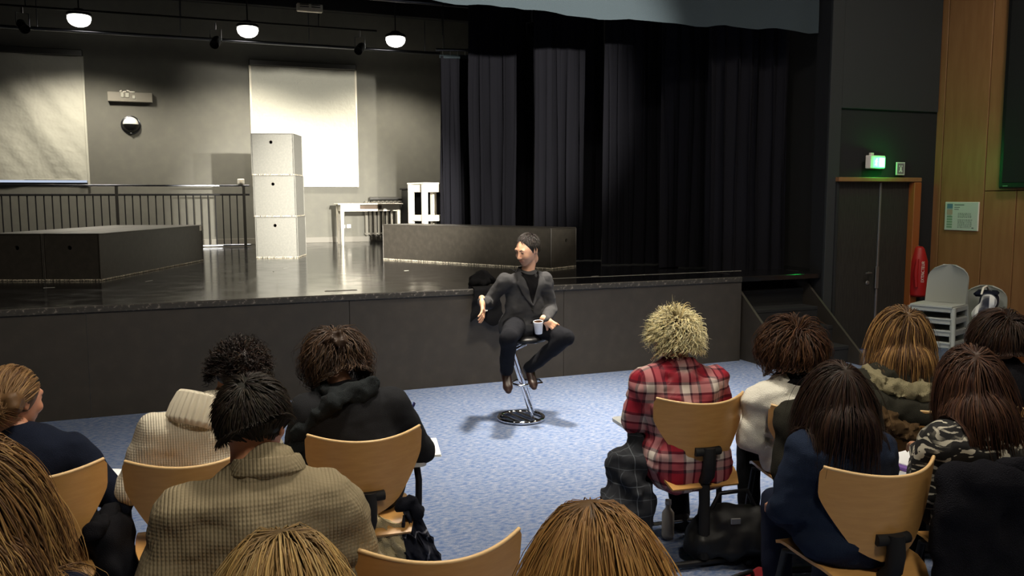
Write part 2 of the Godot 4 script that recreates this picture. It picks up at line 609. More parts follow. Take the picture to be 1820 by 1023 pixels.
func lamps() -> void:
	# three bowls over the back of the stage
	for i in 3:
		var at := V(-1.33 + 2.61 * i, 4.74, -15.62)
		var t := thing("stage_lamp", ["left one of the three bright ceiling lamps over the stage, above the grey blind", "middle one of the three bright ceiling lamps over the stage", "right one of the three bright ceiling lamps over the stage, above the black drapes"][i], "ceiling lamp", at, 0.0, "three bowl lamps over the stage")
		part("housing", G().lathe([Vector2(0.0, 0.12), Vector2(0.07, 0.12), Vector2(0.1, 0.09), Vector2(0.17, 0.06), Vector2(0.188, 0.04), Vector2(0.19, 0.012), Vector2(0.18, 0.012), Vector2(0.0, 0.03)], 28), M.dark, t)
		part("stem", G().tube([V(0, 0.1, 0), V(0, 0.66, 0)], 0.012), M.black, t)
		part("glowing_bowl", G().lathe([Vector2(0.0, 0.02), Vector2(0.15, 0.018), Vector2(0.175, 0.0), Vector2(0.178, -0.04), Vector2(0.16, -0.095), Vector2(0.12, -0.135), Vector2(0.065, -0.157), Vector2(0.0, -0.162)], 28), glow(Color(1, 0.98, 0.93), 6.0), t)
		spot(V(0, -0.23, 0), V(0, -2.0, 0.0), STAGE_LAMP, 72.0, 0.16, Color(1.0, 0.96, 0.88), t, 0.6)
	# two profile spots on the bridge at the back of the hall
	var k := 0
	for q: Array in BEAMS:
		var at: Vector3 = q[0]
		var to: Vector3 = q[1]
		var t := thing("profile_spotlight", ["black theatre spotlight on the rear lighting bar, aimed at the table", "black theatre spotlight on the rear lighting bar, aimed at the cubes"][k], "spotlight", at, 0.0, "spotlights on the rear bar")
		var b := Basis.looking_at(to - at)
		var xf := Transform3D(b * Basis(Vector3.RIGHT, PI / 2), Vector3.ZERO)
		part("barrel", G().lathe([Vector2(0.0, 0.5), Vector2(0.09, 0.48), Vector2(0.1, 0.3), Vector2(0.08, 0.28), Vector2(0.08, 0.02), Vector2(0.075, 0.02), Vector2(0.07, 0.06)], 20, xf), M.black, t)
		part("glowing_lens", G().lathe([Vector2(0.0, 0.02), Vector2(0.074, 0.03), Vector2(0.074, 0.05), Vector2(0.0, 0.05)], 20, xf), glow(WARM, 4.0), t)
		part("yoke", G().tube([V(-0.12, -0.0, 0.3), V(-0.12, 0.2, 0.3), V(0.12, 0.2, 0.3), V(0.12, 0.0, 0.3)], 0.012), M.black, t)
		spot(b * V(0, 0, -0.06), b * V(0, 0, -2.0), q[2], q[3], q[4], Color(1.0, 0.975, 0.92), t, q[5])
		k += 1
	# house lights: square ceiling panels
	k = 0
	for q: Array in HOUSE:
		var t := thing("house_light", "square opal ceiling panel light over " + str(q[3]), "ceiling light", q[0], 0.0, "square ceiling panels of the hall")
		var s: float = q[2]
		part("tray", G().box(V(0, 0.045, 0), V(s + 0.06, 0.07, s + 0.06), 0.008), M.white, t)
		part("glowing_panel", G().box(V(0, 0.006, 0), V(s, 0.012, s), 0.003), glow(WARM, 1.2), t)
		if q[4] > 0.0:
			spot(V(0, -0.02, 0), V(0, -2, 0), q[1], q[4], s * 0.5, WARM, t, 1.0)
			continue
		var a := AreaLight3D.new()
		a.name = "panel_light"
		t.add_child(a, true)
		a.area_size = Vector2(s, s)
		a.light_energy = q[1]; a.light_color = WARM
		a.area_range = 30.0; a.area_attenuation = 2.0
		a.shadow_enabled = true
		a.position = V(0, -0.01, 0)
		a.rotation_degrees = V(-90, 0, 0)
		k += 1


# ---------------------------------------------------------------- the building
const ST := 0.935   # stage height
const ZF := -7.65   # stage front
const ZB := -17.0   # back wall

func room() -> void:
	struct("floor", G().box(V(0.75, -0.1, -1.8), V(15.6, 0.2, 11.8)), M.carpet)
	var st := struct_root("stage")
	part("deck", G().box(V(0.0, ST - 0.03, -12.34), V(14.4, 0.06, 9.36), 0.006), M.deck, st)
	part("deck", G().box(V(-0.725, ST - 0.03, ZF - 0.005), V(12.95, 0.06, 0.03), 0.008), M.nosing, st)
	for i in 6:
		var w := 12.95 / 6.0
		part("front_panel", G().box(V(-7.2 + w * (i + 0.5), (ST - 0.06) * 0.5, ZF - 0.02), V(w - 0.003, ST - 0.06, 0.03), 0.002), M.front, st)
	part("side_panel", G().box(V(5.74, (ST - 0.06) * 0.5, ZF - 1.0), V(0.03, ST - 0.06, 1.95)), M.front, st)
	part("worn_tape", G().box(V(1.42, ST + 0.0015, -7.98), V(0.3, 0.003, 0.05)), mat(Color8(150, 148, 142), 0.6), st)
	for q: Array in [[-0.3, -9.75, 0.12, 60.0], [-1.2, -9.4, 0.1, 5.0], [0.6, -9.2, 0.07, 25.0], [2.55, -9.9, 0.06, 10.0], [1.05, -10.4, 0.05, 80.0], [1.25, -10.9, 0.06, 20.0], [4.3, -8.35, 0.09, 5.0], [4.9, -8.3, 0.04, 60.0], [3.2, -9.2, 0.05, 30.0]]:
		part("paint_scuff", G().box(V(0, 0, 0), V(q[2], 0.002, 0.012)), mat(Color8(176, 174, 168), 0.7), st).transform = Transform3D(Basis(Vector3.UP, deg_to_rad(q[3])), V(q[0], ST + 0.001, q[1]))
	part("deck_groove", G().box(V(4.6, ST + 0.001, -8.28), V(3.2, 0.003, 0.018)), mat(Color8(170, 168, 160), 0.35), st)
	# back wall with two window openings
	var w := G()
	var zc := ZB - 0.15
	for q: Array in [[-7.2, -3.62, 0.0, 5.4], [-3.62, -1.42, 0.0, 2.1], [-3.62, -1.42, 4.3, 5.4], [-1.42, 1.4, 0.0, 5.4], [1.4, 3.4, 0.0, 2.1], [1.4, 3.4, 4.3, 5.4], [3.4, 7.2, 0.0, 5.4]]:
		w.box(V((q[0] + q[1]) * 0.5, (q[2] + q[3]) * 0.5, zc), V(q[1] - q[0], q[3] - q[2], 0.3))
	struct("wall_back", w, M.wall)
	struct("baseboard_back", G().box(V(2.4, ST + 0.055, ZB + 0.01), V(9.5, 0.11, 0.02), 0.004), M.skirt)
	for i in 2:
		var cx := -2.52 if i == 0 else 2.4
		var hw := 1.1 if i == 0 else 1.0
		var t := struct_root("window_%d" % (i + 1), V(cx, 3.2, ZB - 0.2))
		for s: float in [-1.0, 1.0]:
			part("frame_post", G().box(V(s * (hw - 0.03), 0, 0), V(0.06, 2.2, 0.06), 0.005), M.white, t)
			part("frame_rail", G().box(V(0, s * 1.095 - 0.025, 0), V(2 * hw - 0.12, 0.05, 0.06), 0.005), M.white, t)
		part("frame_mullion", G().box(V(0, 0, 0), V(0.05, 2.08, 0.05), 0.005), M.white, t)
		for s: float in [-1.0, 1.0]:
			part("pane", G().box(V(s * (hw - 0.04) * 0.5, 0, 0), V(hw - 0.1, 2.08, 0.006)), M.glass, t)
		part("sill", G().box(V(0, -1.114, 0.1), V(2 * hw - 0.01, 0.03, 0.18), 0.005), M.white, t)
	struct("wall_left", G().box(V(-7.3, 2.7, -6.5), V(0.2, 5.4, 21.6)), M.darkwall)
	struct("wall_stage_right", G().box(V(7.3, 2.7, -12.4), V(0.2, 5.4, 9.3)), M.darkwall)
	struct("wall_rear", G().box(V(0.7, 2.7, 4.1), V(16.2, 5.4, 0.2)), M.hallwall)
	var cl := struct_root("ceiling", V(0.7, 5.45, -6.6))
	part("slab", G().box(V(0, 0.05, 0), V(16.4, 0.1, 21.6)), M.ceil, cl)
	for i in 7:
		part("ceiling_beam", G().box(V(0, -0.12, -1.6 - i * 1.3), V(15.0, 0.24, 0.12), 0.01), M.ceil, cl)
	# proscenium: dark wall on the right with the door, grey pilaster
	var pw := G()
	pw.box(V(6.92, 2.7, ZF - 0.1), V(0.15, 5.4, 0.2))
	pw.box(V(7.61, 3.7, ZF - 0.1), V(1.23, 3.4, 0.2))
	pw.box(V(8.39, 2.7, ZF - 0.1), V(0.33, 5.4, 0.2))
	struct("wall_proscenium", pw, M.darkwall)
	struct("trim_1", G().box(V(6.93, 2.7, ZF + 0.02), V(0.17, 5.4, 0.04), 0.006), M.greywall)
	struct("wall_upper", G().box(V(7.75, 4.1, ZF + 0.015), V(1.46, 2.6, 0.03), 0.004), M.greywall)
	# right wall: timber cladding
	struct("wall_right", G().box(V(8.63, 2.7, -1.8), V(0.2, 5.4, 12.0)), M.groove)
	var edges := [-7.68, -7.55, -6.96, -6.56, -5.96, -5.36, -4.76, -4.16, -3.56, -2.96, -2.36, -1.76, -1.16, -0.56, 0.04, 1.2, 2.4, 3.6, 4.0]
	var wr: Node3D = get_node("wall_right")
	for i in edges.size() - 1:
		var z0: float = edges[i]
		var z1: float = edges[i + 1]
		for q: Vector2 in ([Vector2(0.1, 1.86), Vector2(1.868, 5.38)] if i > 1 else [Vector2(0.1, 5.38)]):
			part("panel", G().box(V(8.515, (q.x + q.y) * 0.5, (z0 + z1) * 0.5), V(0.03, q.y - q.x, z1 - z0 - 0.012), 0.003), M.clad, wr)
	struct("baseboard_right", G().box(V(8.51, 0.05, -1.8), V(0.04, 0.1, 11.7), 0.004), M.frame)
	door()
	steps()


func door() -> void:
	var t := struct_root("door_1", V(7.58, 0, ZF))
	part("frame_head", G().box(V(0.0, 2.0, 0.03), V(1.24, 0.05, 0.14), 0.006), M.clad, t)
	part("frame_post", G().box(V(0.565, 0.985, 0.03), V(0.11, 1.97, 0.14), 0.006), M.frame, t)
	part("frame_post", G().box(V(-0.595, 0.985, 0.02), V(0.04, 1.97, 0.08), 0.006), M.darkwall, t)
	var lm := tri(mat(Color.WHITE, 0.6), V(6, 0.5, 6))
	lm.albedo_texture = ntex(noise(0.03, 41, 4), 256, {0.0: Color8(36, 35, 33), 1.0: Color8(54, 52, 49)})
	var lf := part("leaf", G().box(V(-0.262, 1.003, 0.0), V(0.62, 1.962, 0.045), 0.004), lm, t)
	var rf := part("leaf", G().box(V(0.287, 1.003, 0.0), V(0.44, 1.962, 0.045), 0.004), lm, t)
	part("meeting_strip", G().box(V(0.058, 0.99, 0.03), V(0.028, 1.95, 0.02), 0.004), M.steel, rf)
	struct("floor_corridor", G().box(V(7.5, -0.06, ZF - 1.2), V(1.8, 0.12, 2.0)), mat(Color8(222, 224, 226), 0.5))
	part("lock_plate", G().box(V(0.045, 0.86, 0.045), V(0.05, 0.26, 0.012), 0.004), M.steel, rf)
	part("handle", G().tube([V(-0.075, 0.92, 0.03), V(-0.075, 0.92, 0.08), V(-0.16, 0.92, 0.085)], 0.011), M.steel, lf)
	part("keyhole_plate", G().lathe([Vector2(0.0, 0.012), Vector2(0.024, 0.01), Vector2(0.026, 0.0)], 16, Transform3D(Basis(Vector3.RIGHT, PI / 2), V(-0.075, 0.8, 0.022))), M.steel, lf)
	# exit sign over the door
	var e := thing("exit_sign", "lit green emergency exit sign with a running figure above the dark door", "exit sign", V(7.5, 2.2, ZF + 0.03), 14.0)
	part("case", G().box(V(0, 0, 0.035), V(0.3, 0.15, 0.07), 0.008), M.white, e)
	part("fixing", G().box(V(-0.06, 0.09, 0.02), V(0.06, 0.03, 0.03), 0.004), M.white, e)
	part("glowing_face", G().box(V(0.015, -0.005, 0.072), V(0.25, 0.12, 0.006), 0.002), glow(Color(0.1, 0.9, 0.35), 1.6), e)
	var fig := G()
	fig.lathe([Vector2(0.0, 0.003), Vector2(0.011, 0.003), Vector2(0.011, 0.0)], 12, Transform3D(Basis(Vector3.RIGHT, PI / 2), V(-0.035, 0.032, 0.075)))
	for q: Array in [[V(-0.04, 0.018, 0), V(-0.05, -0.014, 0), 0.009], [V(-0.05, -0.014, 0), V(-0.03, -0.03, 0), 0.006], [V(-0.03, -0.03, 0), V(-0.035, -0.05, 0), 0.005], [V(-0.052, -0.016, 0), V(-0.072, -0.04, 0), 0.006], [V(-0.04, 0.014, 0), V(-0.018, 0.0, 0), 0.005], [V(-0.044, 0.016, 0), V(-0.07, 0.008, 0), 0.005]]:
		fig.tube([q[0] + V(0, 0, 0.076), q[1] + V(0, 0, 0.076)], q[2], 6)
	part("running_figure", fig, glow(Color(0.8, 1, 0.85), 1.5), e.get_node("glowing_face"))
	part("glowing_door_symbol", G().box(V(0.07, -0.005, 0.077), V(0.1, 0.1, 0.004)), glow(Color(0.75, 1, 0.82), 1.7), e.get_node("glowing_face"))
	var o := OmniLight3D.new()
	o.name = "green_light"
	e.add_child(o, true)
	o.position = V(0.03, -0.02, 0.14); o.light_color = Color(0.12, 1.0, 0.4); o.light_energy = 0.1; o.light_size = 0.06; o.omni_range = 20.0; o.omni_attenuation = 2.0; o.shadow_enabled = true
	var p := Image.create(32, 40, false, Image.FORMAT_RGB8)
	p.fill(Color8(196, 184, 190))
	p.fill_rect(Rect2i(3, 3, 26, 34), Color8(120, 100, 116))
	for q: Rect2i in [Rect2i(9, 9, 5, 5), Rect2i(18, 9, 5, 5), Rect2i(12, 15, 8, 14), Rect2i(9, 26, 5, 6), Rect2i(18, 26, 5, 6)]: p.fill_rect(q, Color8(214, 206, 208))
	var pm := mat(Color.WHITE, 0.6)
	pm.albedo_texture = ImageTexture.create_from_image(p)
	var sg := thing("door_notice", "small pale notice with a symbol above the right corner of the door", "sign", V(7.92, 2.13, ZF + 0.03))
	part("plate", G().box(V(0, 0, 0.006), V(0.13, 0.15, 0.012), 0.002), M.white, sg)
	var pg := G()
	pg.quad(V(-0.06, -0.07, 0.0135), V(0.06, -0.07, 0.0135), V(0.06, 0.07, 0.0135), V(-0.06, 0.07, 0.0135))
	part("print", pg, pm, sg)


func steps() -> void:
	var t := struct_root("stairs_stage", V(6.3, 0, 0))
	for i in 4:
		var y := ST * (4 - i) / 5.0
		part("tread", G().box(V(0.0, y - 0.02, ZF - 0.35 + 0.25 * i), V(0.96, 0.04, 0.27), 0.005), M.darkwall, t)
		part("riser", G().box(V(0.0, y * 0.5 - 0.01, ZF - 0.23 + 0.25 * i), V(0.96, y - 0.04, 0.02)), M.darkwall, t)
	for s: float in [-1.0, 1.0]:
		var g := G().prism(PackedVector2Array([Vector2(-0.55, 0.0), Vector2(0.72, 0.0), Vector2(0.72, 0.12), Vector2(-0.32, ST), Vector2(-0.55, ST)]), 0.03, Transform3D(Basis(Vector3.UP, -PI / 2), V(s * 0.49, 0, ZF)))
		part("stringer", g, M.front, t)


# ---------------------------------------------------------------- the stage and what stands on it
func drape_geo(wd: float, y0: float, y1: float, folds: float, deep: float, sd: int) -> Geo:
	var nz := noise(1.3, sd, 2)
	var rows := []
	var cols := int(folds * 12)
	for j in 9:
		var v := j / 8.0
		var row := PackedVector3Array()
		for i in cols + 1:
			var u := float(i) / cols
			var ph := u * folds * TAU + nz.get_noise_2d(u * 3.0, v * 0.35) * 3.0
			var a := deep * (0.55 + 0.45 * v) * (0.75 + 0.5 * nz.get_noise_2d(u * 4.0 + 9.0, 0.0))
			row.append(V((u - 0.5) * wd + sin(ph * 2.0 + 1.0) * deep * 0.22, lerpf(y1, y0, v), sin(ph) * a + nz.get_noise_2d(u * 2.0, v + 5.0) * 0.03))
		rows.append(row)
	return G().sheet(rows, 0.004)


func rostrum(called: String, label: String, at: Vector3, u: Vector3, size: Vector3, m: Material, group: String, cat: String, hole: Vector2) -> Node3D:
	# a plywood box with a hand hole in its front: u runs along its front to the right, size is (front, height, length back)
	var t := thing(called, label, cat, at, 0.0, group)
	t.basis = Basis(u, Vector3.UP, u.cross(Vector3.UP))
	var g := G()
	var b := 0.006
	g.holed(V(0, size.y * 0.5, 0), Vector3.RIGHT, Vector3.UP, size.x * 0.5 - b, size.y * 0.5 - b, hole, 0.024, 0.02)
	var th := 0.018
	for sx: float in [-1.0, 1.0]:
		g.box(V(sx * (size.x - th) * 0.5, size.y * 0.5, -size.z * 0.5), V(th, size.y, size.z), 0.002)
		g.box(V(0, size.y * 0.5 + sx * (size.y - th) * 0.5, -size.z * 0.5), V(size.x - 2 * th, th, size.z), 0.002)
	g.box(V(0, size.y * 0.5, -size.z + th * 0.5), V(size.x - 2 * th, size.y - 2 * th, th))
	part("body", g, m, t)
	var e := G()
	var x := size.x * 0.5
	for s: float in [-1.0, 1.0]:
		e.box(V(s * x, size.y * 0.5, 0), V(0.012, size.y - 0.02, 0.012), 0.004)
		e.box(V(s * x, size.y * 0.5, -size.z), V(0.012, size.y - 0.02, 0.012), 0.004)
		e.box(V(s * x, size.y - 0.005, -size.z * 0.5), V(0.011, 0.011, size.z), 0.004)
	for z: float in [0.0, -size.z]:
		e.box(V(0, size.y - 0.005, z), V(size.x, 0.011, 0.011), 0.004)
	part("edge", e, m, t.get_node("body"))
	var wn := G()
	for s: float in [-1.0, 1.0]:
		wn.box(V(s * x, 0.009, -size.z * 0.5), V(0.015, 0.018, size.z + 0.002), 0.004)
	for z: float in [0.0, -size.z]:
		wn.box(V(0, 0.009, z), V(size.x + 0.002, 0.018, 0.015), 0.004)
	part("worn_edge", wn, M.worn, t.get_node("body"), "chipped pale bottom edge")
	return t


func stage_things() -> void:
	# roller blinds
	for i in 2:
		var w := 2.4 if i == 0 else 2.02
		var cx := -2.62 if i == 0 else 2.4
		var t := thing("roller_blind", ["grey roller blind over the left window, daylight showing under its hem", "pale roller blind behind the cube stack, lit white by the spotlight"][i], "blind", V(cx, 0, ZB), 0.0, "roller blinds on the back wall")
		var nz := noise(1.1, 50 + i, 3)
		var rows := []
		var y0 := 2.14 if i == 0 else 2.03
		for j in 25:
			var row := PackedVector3Array()
			for k in 31:
				var x := (k / 30.0 - 0.5) * (w - 0.06)
				var y := lerpf(4.31, y0, j / 24.0)
				row.append(V(x, y, 0.06 + nz.get_noise_2d(x * 0.9 + y * 0.5, y * 0.3) * (0.06 if i == 0 else 0.02)))
			rows.append(row)
		part("fabric", G().sheet(rows, 0.003), M.blindgrey if i == 0 else M.blind, t)
		part("cassette", G().box(V(0, 4.36, 0.06), V(w, 0.11, 0.12), 0.012), M.rail, t)
		for s: float in [-1.0, 1.0]:
			part("side_guide", G().box(V(s * (w * 0.5 - 0.012), 3.17, 0.045), V(0.04, 2.28, 0.06), 0.006), M.cream if i == 1 else M.blindgrey, t)
		part("hem_bar", G().box(V(0, y0 + 0.012, 0.064), V(w - 0.07, 0.024, 0.012), 0.004), M.blind if i == 1 else M.blindgrey, t)
	# grey panel with white clips, dome lamp
	var t := thing("wall_panel", "long grey wall box with white clips on its top edge, between the blinds", "wall box", V(-0.685, 3.63, ZB))
	part("case", G().box(V(0, 0, 0.05), V(0.74, 0.17, 0.1), 0.008), tri(mat(Color8(128, 124, 114), 0.6), Vector3.ONE), t)
	for q: Array in [[-0.125, 0.055, 0.09, 0.05], [-0.045, 0.05, 0.08, 0.06], [0.06, 0.02, 0.06, 0.05]]:
		var cp := part("clip", G().box(V(q[0], q[1] - 0.02, 0.106), V(q[3], q[2], 0.014), 0.006), M.blindgrey, t, "white clip")
		cp.name = cp.name
	for q: Array in [[-0.15, 0.1, 0.03, 25.0], [-0.09, 0.09, 0.05, 15.0], [0.035, 0.09, 0.085, 0.0], [-0.03, 0.11, 0.04, -10.0]]:
		part("clip_top", G().box(Vector3.ZERO, V(q[2] + 0.01, 0.02, 0.04), 0.006, Transform3D(Basis(Vector3.BACK, deg_to_rad(q[3])), V(q[0], q[1], 0.09))), M.white, t)
	t = thing("bulkhead_lamp", "round wall dome, white above and black below, under the long grey wall box", "wall lamp", V(-0.7, 3.14, ZB))
	var up := []
	var dn := []
	for j in 9:
		var a := PI * 0.5 * j / 8.0
		var r1 := PackedVector3Array()
		var r2 := PackedVector3Array()
		for k in 17:
			var b := PI * k / 16.0
			r1.append(V(-cos(b) * sin(a) * 0.132, sin(b) * sin(a) * 0.132 + 0.012, cos(a) * 0.12 + 0.02))
			r2.append(V(cos(b) * sin(a) * 0.15, -sin(b) * sin(a) * 0.15 + 0.008, cos(a) * 0.135 + 0.015))
		up.append(r1); dn.append(r2)
	part("white_dome", G().grid(up, false, true), M.white, t)
	part("black_hood", G().grid(dn, false, true), mat(Color8(20, 20, 20), 0.25), t)
	part("base_ring", G().lathe([Vector2(0.0, 0.03), Vector2(0.15, 0.03), Vector2(0.165, 0.02), Vector2(0.168, 0.0)], 32, Transform3D(Basis(Vector3.RIGHT, PI / 2), Vector3.ZERO)), M.pipe, t)
	part("latch", G().box(V(0, -0.15, 0.06), V(0.03, 0.02, 0.03), 0.004), M.steel, t.get_node("black_hood"))
	# guard railing
	t = thing("guard_railing", "dark metal guard railing with close vertical bars along the back wall", "railing", V(0, ST, -16.2))
	part("top_rail", G().box(V(-2.87, 1.105, 0), V(8.26, 0.03, 0.05), 0.006), M.pipe, t)
	part("mid_rail", G().box(V(-2.87, 0.945, 0), V(8.26, 0.035, 0.035), 0.005), M.matblack, t)
	part("bottom_rail", G().box(V(-2.87, 0.03, 0), V(8.26, 0.03, 0.035), 0.005), M.pipe, t)
	var bar := G().box(V(0, 0.5, 0), V(0.02, 0.93, 0.02), 0.003)
	var bm := bar.mesh(M.matblack)
	for i in 66:
		var x := 1.16 - i * 0.124
		if i % 17 == 0:
			part("post", G().box(V(x, 0.55, 0), V(0.05, 1.1, 0.05), 0.005), M.rail, t)
			continue
		var o := MeshInstance3D.new()
		o.mesh = bm; o.name = "bar"; o.position.x = x
		t.add_child(o, true)
	t = thing("switch_box", "small white switch box at the right end of the railing top", "switch box", V(1.115, ST + 1.12, -16.2))
	part("box", G().box(V(0, 0.06, 0), V(0.12, 0.1, 0.06), 0.01), M.white, t)
	part("bracket", G().box(V(0, 0.005, 0), V(0.05, 0.012, 0.05), 0.003), M.steel, t)
	part("rocker", G().box(V(0, 0.062, 0.032), V(0.05, 0.05, 0.008), 0.003), M.cream, t)
	# rostra: three cubes, two flats on the left, one on the right
	var u := V(0.946, 0, 0.326)
	for i in 3:
		rostrum("stage_cube", ["bottom cube of the grey three-cube stack, standing on the stage", "middle cube of the grey three-cube stack", "top cube of the grey three-cube stack, before the white blind"][i], V(1.36 - 0.012 * i, ST + 0.001 + 0.604 * i, -12.84 + 0.01 * i), u, V(0.606, 0.602, 0.6), M.greyply, "stacked grey cubes", "cube", Vector2(-0.02, 0.175))
	u = V(0.926, 0, 0.377)
	var bk := V(-0.926, 0, -0.377)
	var c0 := V(-0.776, ST + 0.001, -9.96)
	for i in 2:
		var r := rostrum("platform_box", ["low black platform box with a white tag, at the stage's left", "low black platform box without a tag, left one of the pair at the stage's left"][i], c0 + bk * (0.3 + 0.614 * i), u, V(0.598, 0.505, 2.92), M.ply, "low black platform boxes", "platform", Vector2(-0.02 + 0.05 * i, 0.1))
		if i == 0:
			part("white_tag", G().box(V(0.3025, 0.46, -2.86), V(0.006, 0.07, 0.07), 0.002), M.white, r, "white paper tag")
	u = V(0.862, 0, -0.507)
	rostrum("platform_box", "low black platform box on the stage behind the seated presenter", V(4.21, ST + 0.001, -9.34) + u * 0.27, u, V(0.54, 0.5, 2.93), M.ply, "low black platform boxes", "platform", Vector2(0.06, 0.09)).get_node("body")
	# white table with an open drawer slot
	t = thing("table", "white painted table with an open drawer slot, in the spotlight under the blind", "table", V(3.42, ST, -16.1), -3.0)
	part("top", G().box(V(0, 0.765, 0), V(1.22, 0.025, 0.68), 0.006), M.whitewood, t)
	var ap := G()
	for q: Array in [[-0.36, 0.31, 0.69, 0.12], [0.36, 0.31, 0.69, 0.12], [0.0, 0.41, 0.65, 0.04]]:
		ap.box(V(q[0], q[2], 0.31), V(q[1], q[3], 0.022), 0.003)
	for s: float in [-1.0, 1.0]:
		ap.box(V(s * 0.53, 0.69, 0), V(0.022, 0.12, 0.58), 0.003)
	ap.box(V(0, 0.69, -0.3), V(1.06, 0.12, 0.022), 0.003)
	part("apron", ap, M.whitewood, t)
	part("drawer_opening", G().box(V(0, 0.705, 0.16), V(0.41, 0.07, 0.28), 0.002), mat(Color8(96, 82, 70), 0.8), t.get_node("apron"))
	for sx: float in [-1.0, 1.0]:
		for sz: float in [-1.0, 1.0]:
			part("leg", G().tube([V(sx * 0.53, 0.0, sz * 0.29), V(sx * 0.53, 0.42, sz * 0.29), V(sx * 0.53, 0.75, sz * 0.29)], [0.026, 0.04, 0.045], 4), M.whitewood, t)
	# tall white stand half behind the drape
	t = thing("plant_stand", "tall white wooden stand with a lower shelf, half hidden by the black drape", "stand", V(3.6, ST, -12.52), 18.0)
	part("top", G().box(V(0, 1.09, 0), V(0.5, 0.025, 0.46), 0.006), M.whitewood, t)
	part("apron", G().box(V(0, 1.02, 0), V(0.42, 0.12, 0.38), 0.003), M.whitewood, t)
	part("shelf", G().box(V(0, 0.57, 0), V(0.46, 0.09, 0.42), 0.006), M.whitewood, t)
	for sx: float in [-1.0, 1.0]:
		for sz: float in [-1.0, 1.0]:
			part("leg", G().box(V(sx * 0.205, 0.54, sz * 0.185), V(0.075, 1.08, 0.075), 0.006), M.whitewood, t)
	# radiator, pipe, cabinet at the back wall
	t = thing("radiator", "grey column radiator low on the back wall, right of the white table", "radiator", V(3.95, ST, ZB + 0.01))
	for i in 12:
		part("fin", G().box(V(-0.4 + i * 0.085, 0.47, 0.08), V(0.06, 0.7, 0.09), 0.02), M.skirt, t)
	for y: float in [0.16, 0.78]:
		part("header", G().tube([V(-0.44, y, 0.08), V(0.58, y, 0.08)], 0.022), M.skirt, t)
	t = thing("handrail", "dark horizontal handrail on brackets above the radiator", "handrail", V(3.9, ST, ZB))
	part("rail", G().tube([V(-0.3, 0.86, 0.2), V(1.2, 0.86, 0.2)], 0.04, 10), M.rail, t)
	for x: float in [-0.27, 1.1]:
		part("bracket", G().tube([V(x, 0.86, 0.2), V(x, 0.78, 0.1), V(x, 0.78, 0.0)], 0.014), M.rail, t)
	t = thing("upright_cabinet", "black upright cabinet in the shade behind the white stand", "cabinet", V(4.75, ST, -16.55))
	part("case", G().box(V(0, 0.52, 0), V(1.0, 1.04, 0.5), 0.01), M.black, t)
	part("lid", G().box(V(0, 1.055, 0.01), V(1.06, 0.03, 0.56), 0.008), M.black, t)
	part("plinth", G().box(V(0, 0.03, 0.02), V(1.02, 0.06, 0.5), 0.005), M.matblack, t)
	part("hinge", G().box(V(0.02, 0.86, 0.255), V(0.06, 0.03, 0.012), 0.004), M.steel, t)
	for i in 2:
		var s := whole("wall_socket", G().box(V(0, 0, 0.02), V(0.085, 0.075, 0.04), 0.008).lathe([Vector2(0.0, 0.002), Vector2(0.022, 0.003), Vector2(0.024, 0.0)], 16, Transform3D(Basis(Vector3.RIGHT, PI / 2), V(0, 0, 0.04))), M.white, ["left white wall socket under the white table", "right white wall socket under the white table"][i], "socket", V(3.09 + i * 0.115, 1.25, ZB), 0.0, "wall sockets under the table")
	# black drapes
	var D := [[3.694, -12.2, 0.62, 0.935, "narrow black stage drape next to the white stand, leftmost of the five"], [3.967, -11.7, 0.95, 0.935, "second black stage drape from the white stand"], [4.539, -10.66, 0.95, 0.935, "black stage drape behind the platform box's right end, middle one of the five"], [5.094, -9.68, 1.0, 0.935, "fourth black stage drape from the white stand, right of the platform box"], [5.472, -8.96, 1.25, 0.935, "wide black stage drape at the stage's right edge, nearest the audience"]]
	for i in D.size():
		var q: Array = D[i]
		var turn := -14.0
		var dir := V(cos(deg_to_rad(14.0)), 0, sin(deg_to_rad(14.0)))
		t = thing("stage_drape", q[4], "curtain", V(q[0], 0, q[1]) + dir * q[2] * 0.5, turn, "black drapes at the side of the stage")
		var y1 := 3.88 if i == 0 else 4.6
		part("cloth", drape_geo(q[2], ST + 0.012, y1, q[2] * 6.5, 0.055, 60 + i), M.velvet, t)
		part("heading_tape", G().box(V(0, y1 - 0.005, 0), V(q[2], 0.05, 0.03), 0.004), M.border if i == 0 else M.matblack, t.get_node("cloth"))
		part("track", G().tube([V(-q[2] * 0.5 - 0.05, y1 + 0.09, 0), V(q[2] * 0.5 + 0.05, y1 + 0.09, 0)], 0.022), M.pipe, t)
		for k in int(q[2] * 9.0):
			part("hook", G().tube([V(-q[2] * 0.5 + 0.05 + k * 0.11, y1 + 0.01, 0.012), V(-q[2] * 0.5 + 0.05 + k * 0.11, y1 + 0.09, 0.012)], 0.006, 5), M.steel, t.get_node("track"))
		for s: float in [-0.4, 0.4]:
			part("hanger", G().tube([V(q[2] * s, y1 + 0.1, 0), V(q[2] * s, 5.16, 0)], 0.008, 5), M.pipe, t)
	t = thing("house_curtain", "black curtain gathered between the stage and the grey pilaster", "curtain", V(6.3, 0, ZF - 0.68))
	part("cloth", drape_geo(1.15, 0.03, 5.0, 7.0, 0.07, 77), M.velvet, t)
	part("track", G().tube([V(-0.62, 5.04, 0), V(0.62, 5.04, 0)], 0.025), M.pipe, t)
	# front border, pipes
	var nz := noise(0.7, 81, 2)
	var rows := []
	for j in 13:
		var row := PackedVector3Array()
		for i in 121:
			var x := -7.1 + 13.9 * i / 120.0
			var y := lerpf(5.35, 3.62 + 0.025 * sin(x * 1.1) + nz.get_noise_1d(x * 2.0) * 0.03, j / 12.0)
			row.append(V(x, y, sin(x * 5.0 + nz.get_noise_1d(x) * 4.0) * 0.02 + nz.get_noise_2d(x * 3.0, y) * 0.03))
		rows.append(row)
